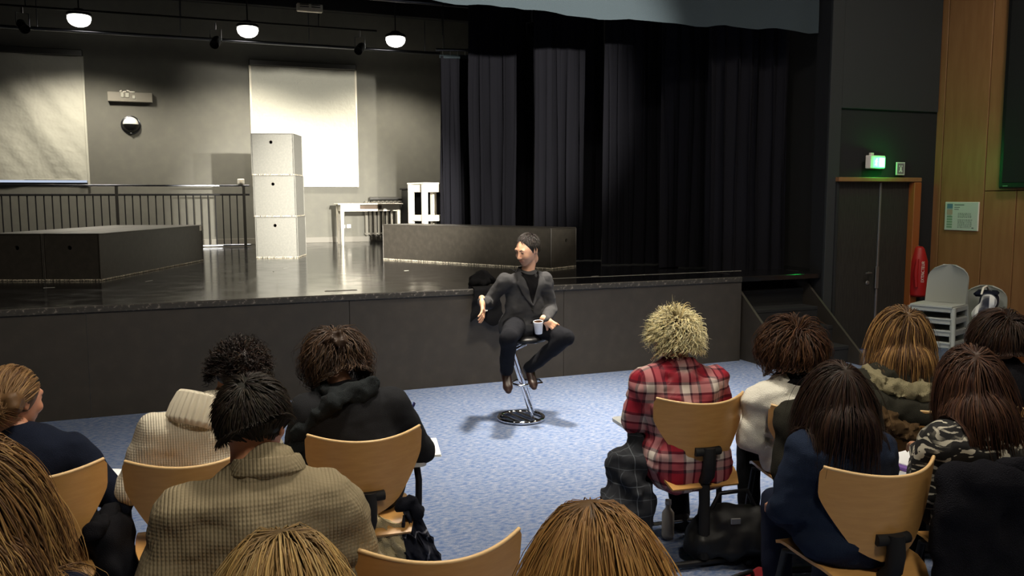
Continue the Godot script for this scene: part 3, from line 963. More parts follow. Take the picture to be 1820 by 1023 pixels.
	t = thing("stage_border", "blue grey cloth border hanging across the top of the stage opening", "curtain", V(0, 0, ZF - 0.12))
	part("cloth", G().sheet(rows, 0.004), M.border, t)
	part("batten", G().tube([V(-7.1, 5.36, 0.0), V(6.8, 5.36, 0.0)], 0.025), M.pipe, t)
	var pl := ["ceiling pipe nearest the back wall, lit in streaks by the bowl lamps", "thin ceiling pipe behind the vent, in front of the bowl lamps", "ceiling pipe over the middle of the stage", "ceiling pipe just behind the cloth border"]
	var pz := [-16.15, -15.0, -12.6, -9.4]
	var py := [4.6, 4.72, 4.72, 4.3]
	for i in 4:
		var x1 := 4.9 if i == 0 else 3.4 if i == 1 else 6.6
		t = thing("lighting_pipe", pl[i], "pipe", V(0, py[i], pz[i]), 0.0, "pipes under the stage ceiling")
		part("pipe", G().tube([V(-7.1, 0, 0), V(-2, 0, 0), V(x1, 0, 0)], 0.03 if i != 1 else 0.016, 10), M.pipe if i != 1 else M.matblack, t)
		for k in 6:
			part("hanger", G().tube([V(-6.4 + k * 2.2, 0, 0), V(-6.4 + k * 2.2, 5.19 - py[i], 0)], 0.009, 6), M.pipe, t)
	# small stage lanterns hung on the pipes
	var L := [[-2.05, 4.42, -15.0, 25.0, "small dark stage lantern at the far left, beside the left bowl lamp"], [0.72, 4.36, -15.0, -20.0, "small dark stage lantern between the left and middle bowl lamps"], [3.1, 4.4, -15.0, -35.0, "small dark stage lantern just left of the right bowl lamp"], [4.75, 4.05, -11.2, -50.0, "dark stage lantern in the gloom above the black drapes"]]
	for q: Array in L:
		t = thing("stage_lantern", q[4], "stage light", V(q[0], q[1], q[2]), q[3], "small stage lanterns under the ceiling")
		var xf := Transform3D(Basis(Vector3.RIGHT, -1.0), Vector3.ZERO)
		part("barrel", G().lathe([Vector2(0.0, 0.14), Vector2(0.06, 0.13), Vector2(0.075, 0.08), Vector2(0.075, -0.1), Vector2(0.07, -0.1), Vector2(0.06, -0.02), Vector2(0.0, -0.01)], 16, xf), M.matblack, t)
		part("yoke", G().tube([V(-0.09, 0, 0), V(-0.09, 0.2, 0), V(0.09, 0.2, 0), V(0.09, 0, 0)], 0.008, 6), M.pipe, t)
		part("clamp", G().tube([V(0, 0.2, 0), V(0, 0.31 if q[2] < -12.0 else 1.1, 0)], 0.014, 6), M.steel, t)
	t = thing("ceiling_vent", "cream ceiling unit with two pairs of dark slots over the stage", "vent", V(2.105, 4.8, -13.95))
	part("case", G().box(V(0, 0.01, -0.06), V(0.4, 0.12, 0.1), 0.01), M.cream, t)
	part("hanger", G().tube([V(0, 0.06, -0.06), V(0, 0.4, -0.06)], 0.012), M.pipe, t)
	for x: float in [-0.09, 0.09]:
		for y: float in [0.018, 0.05]:
			part("slot", G().box(V(x, y, -0.009), V(0.14, 0.012, 0.004)), M.dark, t.get_node("case"))
	# black bag and jacket on the stage edge behind the presenter
	var sd := Sdf.new(V(-0.3, -0.05, -0.25), V(0.3, 0.3, 0.25), 0.012)
	sd.cap(V(-0.1, 0.05, 0), V(0.1, 0.04, 0.02), 0.055, 0.04, 0.04).cap(V(-0.04, 0.1, 0), V(0.03, 0.115, 0.0), 0.04, 0.035, 0.04).cap(V(-0.14, 0.03, 0.06), V(0.02, 0.03, 0.08), 0.03, 0.03, 0.03)
	sd.rough(noise(9.0, 90, 2), 0.025)
	whole("black_hat", sd.into(G()), cloth(Color8(18, 18, 20), 10.0), "crumpled black woollen hat lying on the stage edge beside the presenter", "hat", V(2.84, ST, -7.95))
	t = thing("hanging_jacket", "black jacket slung over the stage edge behind the presenter's arm, white lining showing", "jacket", V(2.74, 0.0, ZF + 0.02))
	rows = []
	for j in 13:
		var row := PackedVector3Array()
		for i in 13:
			var a := i / 12.0
			var yy := lerpf(ST + 0.012, 0.62 + 0.05 * sin(a * 7.0), maxf(0.0, j - 3) / 9.0)
			var zz := -0.12 + 0.05 * j if j < 3 else 0.045 + 0.012 * sin(a * 9.0) + 0.01 * sin(j * 1.3)
			row.append(V((a - 0.5) * (0.2 + 0.012 * j) + 0.008 * sin(j * 1.7), yy, zz))
		rows.append(row)
	part("cloth", G().sheet(rows, 0.018), cloth(Color8(20, 20, 22), 10.0), t)
	var ln := []
	for j in 6:
		ln.append(PackedVector3Array([V(-0.005 - 0.006 * j, 0.87 - 0.03 * j, 0.068), V(0.02 - 0.004 * j, 0.875 - 0.03 * j, 0.074), V(0.035 - 0.01 * j, 0.87 - 0.03 * j, 0.068)]))
	part("white_lining", G().sheet(ln, 0.004), M.white, t, "white lining")


# ---------------------------------------------------------------- along the right wall
func plastic_chair(called: String, label: String, at: Vector3, turn: float, group: String) -> Node3D:
	var t := thing(called, label, "chair", at, turn, group)
	var rows := []
	for j in 7:
		var row := PackedVector3Array()
		var b := j / 6.0
		for i in 9:
			var a := i / 4.0 - 1.0
			row.append(V(a * (0.2 - 0.02 * absf(b - 0.5)), 0.45 - 0.018 * (1.0 - a * a) * sin(PI * b) - 0.02 * maxf(0, b - 0.8) * 5.0 * 0.5, 0.2 - 0.42 * (1.0 - b) + 0.02))
		rows.append(row)
	part("seat", G().sheet(rows, 0.016), M.greyplastic, t)
	rows = []
	for j in 11:
		var b := j / 10.0
		var hw := 0.19 * sqrt(maxf(0.02, 1.0 - pow(maxf(0.0, b * 1.0 - 0.62) / 0.4, 2.0)))
		var row := PackedVector3Array()
		for i in 11:
			var a := i / 5.0 - 1.0
			row.append(V(a * hw, 0.44 + 0.37 * b, 0.2 + 0.07 * b - 0.035 * a * a))
		rows.push_front(row)
	part("backrest", G().sheet(rows, 0.014), M.greyplastic, t)
	for sx: float in [-1.0, 1.0]:
		part("leg", G().tube([V(sx * 0.19, 0.43, -0.17), V(sx * 0.205, 0.2, -0.19), V(sx * 0.215, 0.0, -0.21)], [0.026, 0.022, 0.018], 6), M.greyplastic, t)
		part("leg", G().tube([V(sx * 0.18, 0.43, 0.17), V(sx * 0.2, 0.2, 0.21), V(sx * 0.215, 0.0, 0.25)], [0.026, 0.022, 0.018], 6), M.greyplastic, t)
		part("side_rail", G().box(V(sx * 0.19, 0.415, 0.0), V(0.025, 0.05, 0.36), 0.006), M.greyplastic, t)
	part("front_rail", G().box(V(0, 0.415, -0.18), V(0.36, 0.05, 0.025), 0.006), M.greyplastic, t)
	return t


func right_side() -> void:
	# red extinguisher cover
	var t := thing("fire_extinguisher", "red covered fire extinguisher hanging between the door frame and the timber wall", "extinguisher", V(8.19, 0.62, ZF + 0.12))
	part("cover", G().lathe([Vector2(0.0, 0.6), Vector2(0.035, 0.595), Vector2(0.055, 0.57), Vector2(0.075, 0.5), Vector2(0.098, 0.42), Vector2(0.102, 0.2), Vector2(0.1, 0.03), Vector2(0.09, 0.0), Vector2(0.0, 0.0)], 24), M.red, t)
	part("hose_bulge", G().tube([V(-0.08, 0.45, 0.05), V(-0.1, 0.3, 0.055), V(-0.09, 0.12, 0.06)], [0.018, 0.026, 0.02], 8), M.red, t)
	part("wall_hook", G().tube([V(0, 0.59, 0), V(0, 0.61, -0.06), V(0, 0.62, -0.115)], 0.01, 6), M.steel, t)
	var tm := TextMesh.new()
	tm.text = "EXTINCTEUR"; tm.font_size = 16; tm.pixel_size = 0.0028; tm.depth = 0.002
	var sf := SystemFont.new()
	sf.font_names = PackedStringArray(["Droid Sans"])
	tm.font = sf; tm.material = M.white
	var tx := MeshInstance3D.new()
	tx.mesh = tm; tx.name = "lettering"
	t.add_child(tx, true)
	var nrm := V(-0.35, 0, 0.94).normalized()
	tx.transform = Transform3D(Basis(Vector3.UP, V(0, 1, 0).cross(nrm) * -1.0, nrm), V(-0.0, 0.3, 0.0) + nrm * 0.104)
	# notice board: a print of headings, a coloured column and a block of text
	var p := Image.create(256, 192, false, Image.FORMAT_RGB8)
	p.fill(Color8(198, 206, 198))
	p.fill_rect(Rect2i(14, 10, 46, 34), Color8(92, 132, 150))
	p.fill_rect(Rect2i(14, 52, 46, 34), Color8(176, 158, 138))
	for i in 5: p.fill_rect(Rect2i(16, 94 + i * 18, 44, 13), Color8(126, 158, 130))
	for q: Rect2i in [Rect2i(16, 48, 44, 3), Rect2i(18, 88, 34, 3), Rect2i(18, 100, 36, 2), Rect2i(72, 14, 78, 7), Rect2i(72, 32, 44, 5), Rect2i(72, 46, 36, 5), Rect2i(214, 172, 16, 8)]: p.fill_rect(q, Color8(104, 112, 112))
	var rg := RandomNumberGenerator.new()
	rg.seed = 4
	for i in 11:
		var x := 104
		while x < 206:
			var w := rg.randi_range(4, 16)
			p.fill_rect(Rect2i(x, 74 + i * 9 + (8 if i > 3 else 0), w, 5), Color8(118, 126, 122))
			x += w + 4
	var pm := mat(Color.WHITE, 0.35)
	pm.albedo_texture = ImageTexture.create_from_image(p)
	t = thing("notice_board", "white printed notice with a coloured left column on the timber wall", "notice", V(8.49, 1.575, -7.23))
	part("board", G().box(V(0, 0, 0), V(0.02, 0.33, 0.45), 0.003), M.white, t)
	var pg := G()
	pg.quad(V(-0.0115, -0.16, -0.22), V(-0.0115, -0.16, 0.22), V(-0.0115, 0.16, 0.22), V(-0.0115, 0.16, -0.22))
	part("print", pg, pm, t)
	# large black screen
	t = thing("wall_screen", "large black screen on the timber wall at the right edge", "screen", V(8.46, 3.3, -5.2))
	part("housing", G().box(V(0.01, 0, 0), V(0.07, 2.82, 3.08), 0.012), M.black, t)
	part("panel", G().box(V(-0.028, 0.01, 0), V(0.008, 2.72, 2.98), 0.002), mat(Color8(10, 10, 12), 0.75), t)
	part("maker_badge", G().box(V(-0.028, -1.385, -1.45), V(0.006, 0.012, 0.06), 0.002), M.steel, t)
	for k: float in [-0.8, 0.8]:
		part("wall_bracket", G().box(V(0.04, 0, k), V(0.05, 0.5, 0.12), 0.004), M.steel, t)
	# grey plastic chairs
	for i in 4:
		plastic_chair("plastic_chair", ["bottom grey plastic chair of the stack before the timber wall", "second grey plastic chair up in the stack by the timber wall", "third grey plastic chair up in the stack by the timber wall", "top grey plastic chair of the stack by the timber wall, its back showing whole"][i], V(6.75, 0.001 + i * 0.112, -5.95), 112.0, "stack of grey plastic chairs")
	for i in 2:
		plastic_chair("plastic_chair", ["lower grey plastic chair of the pair with the striped bag on it", "upper grey plastic chair of the pair with the striped bag on it"][i], V(7.3, 0.001 + i * 0.112, -5.9), 128.0, "pair of grey plastic chairs")
	# striped bag
	var st := Image.create(64, 16, false, Image.FORMAT_RGB8)
	st.fill(Color8(26, 32, 50))
	for q: Vector2i in [Vector2i(8, 6), Vector2i(24, 14), Vector2i(46, 9)]: st.fill_rect(Rect2i(q.x, 0, q.y, 16), Color8(226, 228, 226))
	var sm := tri(mat(Color.WHITE, 0.7), Vector3(3.2, 3.2, 3.2))
	sm.albedo_texture = ImageTexture.create_from_image(st)
	t = thing("striped_bag", "navy and white striped bag leaning on the grey chairs by the timber wall", "bag", V(7.22, 0.57, -5.83), 34.0)
	var sd := Sdf.new(V(-0.3, -0.05, -0.3), V(0.3, 0.5, 0.3), 0.012)
	sd.cap(V(-0.11, 0.1, 0), V(0.11, 0.1, 0), 0.1, 0.1, 0.05).cap(V(-0.08, 0.24, 0.03), V(0.08, 0.24, 0.03), 0.08, 0.08, 0.06)
	sd.rough(noise(6.0, 95, 2), 0.02)
	part("body", sd.into(G()), sm, t)
	part("flap", G().box(V(0.05, 0.3, 0.0), V(0.26, 0.05, 0.2), 0.02), cloth(Color8(22, 26, 40), 10.0), t)
	part("strap", G().tube([V(-0.1, 0.3, -0.03), V(-0.06, 0.36, -0.02), V(0.05, 0.37, 0.0), V(0.13, 0.3, 0.02)], 0.01, 6), M.white, t)


# ---------------------------------------------------------------- chairs of the class
func student_chair(label: String, back_top: Vector3, turn: float, tablet := true) -> Node3D:
	# back_top: where the middle of the backrest's top edge stands; the chair faces -z before the turn
	var off := Basis(Vector3.UP, deg_to_rad(turn)) * V(0, 0, 0.25)
	var t := thing("student_chair", label, "chair", V(back_top.x - off.x, 0, back_top.z - off.z), turn, "plywood chairs of the class")
	var rows := []
	for j in 9:
		var b := j / 8.0
		var hw := 0.215 - 0.03 * pow(absf(b - 0.45) * 2.0, 3.0)
		var row := PackedVector3Array()
		for i in 11:
			var a := i / 5.0 - 1.0
			row.append(V(a * hw, 0.462 - 0.012 * (1.0 - a * a) * sin(PI * b) - 0.05 * pow(maxf(0.0, b - 0.75) * 4.0, 2.0), 0.0))
		for i in row.size():
			row[i].z = 0.21 - 0.43 * (1.0 - b)
		rows.append(row)
	# front is the first row: curl it down
	for i in 11:
		rows[0][i].y -= 0.03
		rows[1][i].y -= 0.008
	part("seat", G().sheet(rows, 0.012), M.veneer, t)
	rows = []
	for j in 19:
		var b := j / 18.0
		var hw := 0.245 * (1.0 - 0.06 * b)
		if b > 0.3:
			var f := (b - 0.3) / 0.7
			hw = 0.2406 * (1.0 - 0.62 * pow(f, 1.25)) * sqrt(maxf(0.0, 1.0 - pow(maxf(0.0, f - 0.72) / 0.285, 2.0)))
		var crn := 0.012 * exp(-b * 40.0)
		var row := PackedVector3Array()
		for i in 21:
			var a := i / 10.0 - 1.0
			var x := a * maxf(hw - crn, 0.03)
			row.append(V(x, back_top.y - 0.02 * (1.0 - a * a) * (1.0 - b) - 0.345 * b, 0.25 - 0.05 * b - 0.125 * pow(x / 0.245, 2.0)))
		rows.append(row)
	var br := part("backrest", G().sheet(rows, 0.012), M.veneer, t)
	var rim := []
	for i in 21: rim.append(rows[0][i] + V(0, 0.001, -0.006))
	part("backrest_edge", G().tube(rim, 0.0066, 6), M.edge, br, "paler cut top edge")
	var yb := back_top.y - 0.255
	part("back_bracket", G().tube([V(-0.065, yb, 0.214), V(-0.03, yb, 0.219), V(0.03, yb, 0.219), V(0.065, yb, 0.214)], 0.021, 10), M.matblack, br)
	var sp := []
	for q: Vector2 in [Vector2(yb + 0.02, 0.232), Vector2(yb - 0.05, 0.238), Vector2(0.48, 0.228), Vector2(0.42, 0.17), Vector2(0.405, 0.0)]: sp.append(V(0, q.x, q.y))
	part("spine", G().tube(sp, [0.03, 0.032, 0.032, 0.03, 0.028], 8), M.matblack, t)
	part("underframe", G().tube([V(0, 0.42, 0.19), V(0, 0.25, 0.2), V(0, 0.05, 0.2)], 0.028, 8), M.matblack, t)
	for sx: float in [-1.0, 1.0]:
		part("skid", G().tube([V(sx * 0.21, 0.018, -0.27), V(sx * 0.22, 0.018, 0.25)], 0.016, 8), M.black, t)
		part("front_leg", G().tube([V(sx * 0.21, 0.02, -0.25), V(sx * 0.2, 0.42, -0.14), V(sx * 0.13, 0.435, -0.06)], 0.014, 8), M.black, t)
	part("rear_crossbar", G().tube([V(-0.22, 0.03, 0.2), V(0.22, 0.03, 0.2)], 0.016, 8), M.black, t)
	part("chrome_crossbar", G().tube([V(-0.21, 0.06, -0.24), V(0.21, 0.06, -0.24)], 0.011, 8), M.chrome, t)
	if tablet:
		var poly := PackedVector2Array()
		for q: Array in [[0.3, -0.12, 0], [0.3, 0.18, 90], [-0.15, 0.18, 180], [-0.15, -0.02, 270]]:
			for k in 6:
				var a := deg_to_rad(q[2] - 90 + k * 18.0)
				poly.append(Vector2(q[0], q[1]) + Vector2(cos(a), sin(a)) * 0.04)
		var tb := part("tablet", G().prism(poly, 0.018, Transform3D(Basis(Vector3.RIGHT, -PI / 2), V(-0.02, 0.585, -0.28))), M.tablet, t)
		part("tablet_post", G().tube([V(0.27, 0.03, -0.14), V(0.285, 0.5, -0.17), V(0.28, 0.575, -0.2)], 0.016, 8), M.black, tb)
	return t


# ---------------------------------------------------------------- people
var cache := {}

func head_geo(fem: bool, skin: Color, stubble := 0.0) -> Geo:
	var s := Sdf.new(V(-0.11, -0.19, -0.15), V(0.11, 0.14, 0.13), 0.005)
	s.ell(V(0, 0.02, 0.018), V(0.076, 0.095, 0.097), 0.02)
	s.ell(V(0, -0.005, -0.035), V(0.066, 0.08, 0.062), 0.03)
	s.ell(V(0, -0.065, -0.038), V(0.05 if fem else 0.055, 0.05, 0.052), 0.03)
	s.ell(V(0, -0.1, -0.07), V(0.024, 0.02, 0.02), 0.025)
	s.cap(V(-0.04, 0.026, -0.083), V(0.04, 0.026, -0.083), 0.011, 0.011, 0.015)
	for x: float in [-1.0, 1.0]:
		s.ell(V(x * 0.032, 0.006, -0.102), V(0.019, 0.012, 0.014), 0.012, Basis.IDENTITY, true)
		s.ell(V(x * 0.032, 0.006, -0.084), V(0.014, 0.0115, 0.012), 0.004)
		s.ell(V(x * 0.04, -0.03, -0.075), V(0.022, 0.02, 0.018), 0.02)
		s.ell(V(x * 0.079, -0.008, 0.012), V(0.009, 0.031, 0.019), 0.008, Basis.from_euler(V(0.15, x * 0.35, 0)))
		s.ell(V(x * 0.086, -0.006, 0.008), V(0.005, 0.017, 0.009), 0.005, Basis.from_euler(V(0.15, x * 0.35, 0)), true)
		s.ell(V(x * 0.012, -0.036, -0.105), V(0.008, 0.007, 0.009), 0.006)
	s.cap(V(0, 0.012, -0.095), V(0, -0.03, -0.117), 0.0075, 0.0105, 0.012)
	s.cap(V(-0.02, -0.062, -0.092), V(0.02, -0.062, -0.092), 0.0065, 0.0065, 0.008)
	s.cap(V(-0.016, -0.074, -0.09), V(0.016, -0.074, -0.09), 0.007, 0.007, 0.008)
	s.cap(V(0, -0.05, 0.02), V(0, -0.1, 0.028), 0.052, 0.05, 0.03)
	var lip := skin.lerp(lin(150, 74, 66), 0.5)
	var dark := lin(44, 36, 32)
	var paint := func(q: Vector3) -> Color:
		if q.z < -0.08 and absf(q.y + 0.068) < 0.012 and absf(q.x) < 0.026: return lip
		if stubble > 0.0 and q.z < -0.02 and q.y < -0.046 and q.y > -0.125: return skin.lerp(dark, stubble)
		if q.z < -0.078 and absf(q.y - 0.006) < 0.004 and absf(absf(q.x) - 0.032) < 0.012: return dark
		return skin
	return s.into(G(), Transform3D.IDENTITY, paint)


func hand_geo(curl: float, fine: float) -> Geo:  # right hand: wrist at the origin, fingers along -z, palm down, thumb towards -x
	var key := "hand%.2f_%.4f" % [curl, fine]
	if cache.has(key): return cache[key]
	var s := Sdf.new(V(-0.09, -0.1, -0.21), V(0.06, 0.035, 0.05), fine)
	for x: float in [-0.022, 0.0, 0.022]:
		s.cap(V(x * 0.8, 0, -0.012), V(x, 0, -0.082), 0.0145, 0.0125, 0.014)
	s.cap(V(0, 0, 0.03), V(0, 0, -0.02), 0.025, 0.022, 0.02, Vector3.RIGHT, 1.15)
	var L := [[-0.03, 0.043, 0.026, 0.02], [-0.01, 0.048, 0.03, 0.021], [0.011, 0.044, 0.027, 0.02], [0.03, 0.034, 0.02, 0.018]]
	for k in 4:
		var q: Array = L[k]
		var at := V(q[0] * 0.95, 0.0, -0.082)
		var a := curl * (0.55 + 0.1 * k)
		var sp: float = q[0] * 2.2 * (1.0 - curl * 0.4)
		for j in 3:
			var d := V(sin(sp) * cos(a), -sin(a), -cos(a) * cos(sp))
			var to: Vector3 = at + d * float(q[j + 1])
			s.cap(at, to, 0.0088 - j * 0.0006, 0.0083 - j * 0.0008, 0.004)
			at = to
			a += curl * (0.95 if j == 0 else 0.6)
	var b := V(-0.022, -0.008, -0.022)
	var m := V(-0.05, -0.018 - 0.012 * curl, -0.055)
	var e := m + V(-0.012 + 0.022 * curl, -0.01 - 0.012 * curl, -0.028)
	s.cap(b, m, 0.0135, 0.0105, 0.012)
	s.cap(m, e, 0.0105, 0.008, 0.004)
	cache[key] = s.into(G())
	return cache[key]


const POSE := {
	"hip": Vector3(0, 0.565, 0.01), "neck": Vector3(0, 1.0, -0.01), "head": Vector3(0, 1.155, -0.06), "hr": Vector3(-8, 0, 0),
	"shl": Vector3(-0.175, 0.945, -0.01), "shr": Vector3(0.175, 0.945, -0.01), "ell": Vector3(-0.24, 0.71, -0.08), "elr": Vector3(0.24, 0.71, -0.08),
	"wrl": Vector3(-0.11, 0.745, -0.3), "wrr": Vector3(0.12, 0.745, -0.3), "hl": Vector3(0, -20, 0), "hrr": Vector3(0, 20, 0), "cl": 0.5, "cr": 0.7,
	"knl": Vector3(-0.11, 0.53, -0.37), "knr": Vector3(0.11, 0.53, -0.37), "anl": Vector3(-0.11, 0.085, -0.34), "anr": Vector3(0.11, 0.085, -0.34),
	"fl": Vector3(0, 0, 0), "fr": Vector3(0, 0, 0),
	"w": 1.0, "off": 0.014, "cell": 0.013, "skin": Color8(196, 146, 116), "fem": true, "stubble": 0.0, "wrinkle": 0.012, "fine": 0.006, "long": 0.0,
}

func torso(s: Sdf, p: Dictionary, e: float, arms := true) -> void:
	var hip: Vector3 = p.hip
	var neck: Vector3 = p.neck
	var w: float = p.w
	var b := hip.lerp(neck, 0.34) + V(0, 0, -0.01)
	var c := hip.lerp(neck, 0.7) + V(0, 0, -0.005)
	var sd: Vector3 = (p.shr - p.shl).normalized()
	s.cap(hip + V(-0.075 * w, -0.01, 0), hip + V(0.075 * w, -0.01, 0), 0.112 + e, 0.112 + e, 0.06)
	s.cap(hip, b, 0.11 + e, 0.112 * w + e, 0.06, Vector3.RIGHT, 1.3)
	s.cap(b, c, 0.112 * w + e, 0.112 * w + e, 0.06, sd, 1.42)
	s.cap(p.shl + V(0.01, -0.015, 0), p.shr + V(-0.01, -0.015, 0), 0.05 + e, 0.05 + e, 0.07)
	s.cap(c, neck - V(0, 0.03, 0), 0.095 * w + e, 0.056 + e, 0.06, sd, 1.2)
	if p.long > 0.0:
		s.cap(hip + V(-0.08 * w, -p.long, 0.02), hip + V(0.08 * w, -p.long, 0.02), 0.11 + e, 0.11 + e, 0.05)
	if arms:
		for k: String in ["l", "r"]:
			var sh: Vector3 = p["sh" + k]
			var el: Vector3 = p["el" + k]
			var wr: Vector3 = p["wr" + k]
			s.cap(sh, el, 0.05 * w + e * 1.1, 0.04 + e, 0.045)
			s.cap(el, el.lerp(wr, 0.96), 0.041 + e, 0.03 + e * 0.9, 0.02)


func legs(s: Sdf, p: Dictionary, e: float) -> void:
	for k: String in ["l", "r"]:
		var kn: Vector3 = p["kn" + k]
		var an: Vector3 = p["an" + k]
		var h: Vector3 = p.hip + V((-0.085 if k == "l" else 0.085) * p.w, -0.01, -0.01)
		s.cap(h, kn, 0.083 + e, 0.056 + e, 0.03)
		s.cap(kn, an, 0.055 + e, 0.038 + e * 1.2, 0.02)


func person(label: String, at: Vector3, turn: float, o: Dictionary) -> Node3D:
	var p := POSE.duplicate()
	p.merge(o, true)
	var t := thing("person", label, "person", at, turn, "" if not o.has("group") else o.group)
	var skin: Color = Color(p.skin).srgb_to_linear()
	var lo := V(1e9, 1e9, 1e9)
	var hi := -lo
	for k: String in ["hip", "neck", "shl", "shr", "ell", "elr", "wrl", "wrr"]:
		lo = lo.min(p[k]); hi = hi.max(p[k])
	var g := G()
	g.col = skin
	var lo2 := lo.min(p.knl).min(p.knr).min(p.anl).min(p.anr)
	var hi2 := hi.max(p.knl).max(p.knr)
	var s := Sdf.new(lo2 - V(0.2, 0.12, 0.2), hi2 + V(0.2, 0.2, 0.2), 0.018)
	torso(s, p, -0.006)
	legs(s, p, -0.006)
	var hb := Basis.from_euler(p.hr * (PI / 180.0))
	var hx := Transform3D(hb, p.head)
	s.cap(p.neck - V(0, 0.04, 0), hx * V(0, -0.07, 0.02), 0.055, 0.052, 0.02)
	s.into(g)
	var hk := "head%s%s%.2f" % [p.fem, p.skin, p.stubble]
	if not cache.has(hk): cache[hk] = head_geo(p.fem, skin, p.stubble)
	g.add(cache[hk], hx)
	for k: String in ["l", "r"]:
		var hg: Geo = hand_geo(p.cl if k == "l" else p.cr, p.fine).mirrored() if k == "l" else hand_geo(p.cr, p.fine).mirrored().mirrored()
		for i in hg.c.size(): hg.c[i] = skin
		g.add(hg, Transform3D(Basis.from_euler((p.hl if k == "l" else p.hrr) * (PI / 180.0)), p["wr" + k]))
	part("body", g, M.skin, t)
	s = Sdf.new(lo - V(0.24, 0.26, 0.24), hi + V(0.24, 0.22, 0.24), p.cell)
	torso(s, p, p.off)
	if p.wrinkle > 0.0: s.rough(noise(5.0, label.length(), 3), p.wrinkle, V(1.0, 1.6, 1.0))
	part(p.topname if p.has("topname") else "sweater", s.into(G()), p.top, t)
	if p.has("legs"):
		s = Sdf.new(lo2 - V(0.2, 0.12, 0.2), V(hi2.x, maxf(p.hip.y, maxf(p.knl.y, p.knr.y)), hi2.z) + V(0.22, 0.16, 0.22), 0.013)
		s.cap(p.hip + V(-0.07, -0.01, 0), p.hip + V(0.07, -0.01, 0), 0.116, 0.116, 0.05)
		legs(s, p, 0.012)
		s.rough(noise(6.0, 4, 3), 0.012)
		part("trousers", s.into(G()), p.legs, t)
		for k: String in ["l", "r"]:
			var an: Vector3 = p["an" + k]
			var b := Basis.from_euler((p.fl if k == "l" else p.fr) * (PI / 180.0))
			s = Sdf.new(V(-0.07, -0.11, -0.24), V(0.07, 0.08, 0.09), 0.009)
			s.cap(V(0, -0.01, 0.02), V(0, -0.045, 0.03), 0.043, 0.04, 0.03).cap(V(0, -0.045, 0.02), V(0, -0.055, -0.13), 0.038, 0.03, 0.03, Vector3.RIGHT, 1.15).cap(V(0, -0.06, -0.13), V(0, -0.06, -0.17), 0.027, 0.018, 0.02, Vector3.RIGHT, 1.3)
			part("shoe", s.into(G(), Transform3D(b, an)), p.shoes if p.has("shoes") else M.shoe, t)
	return t


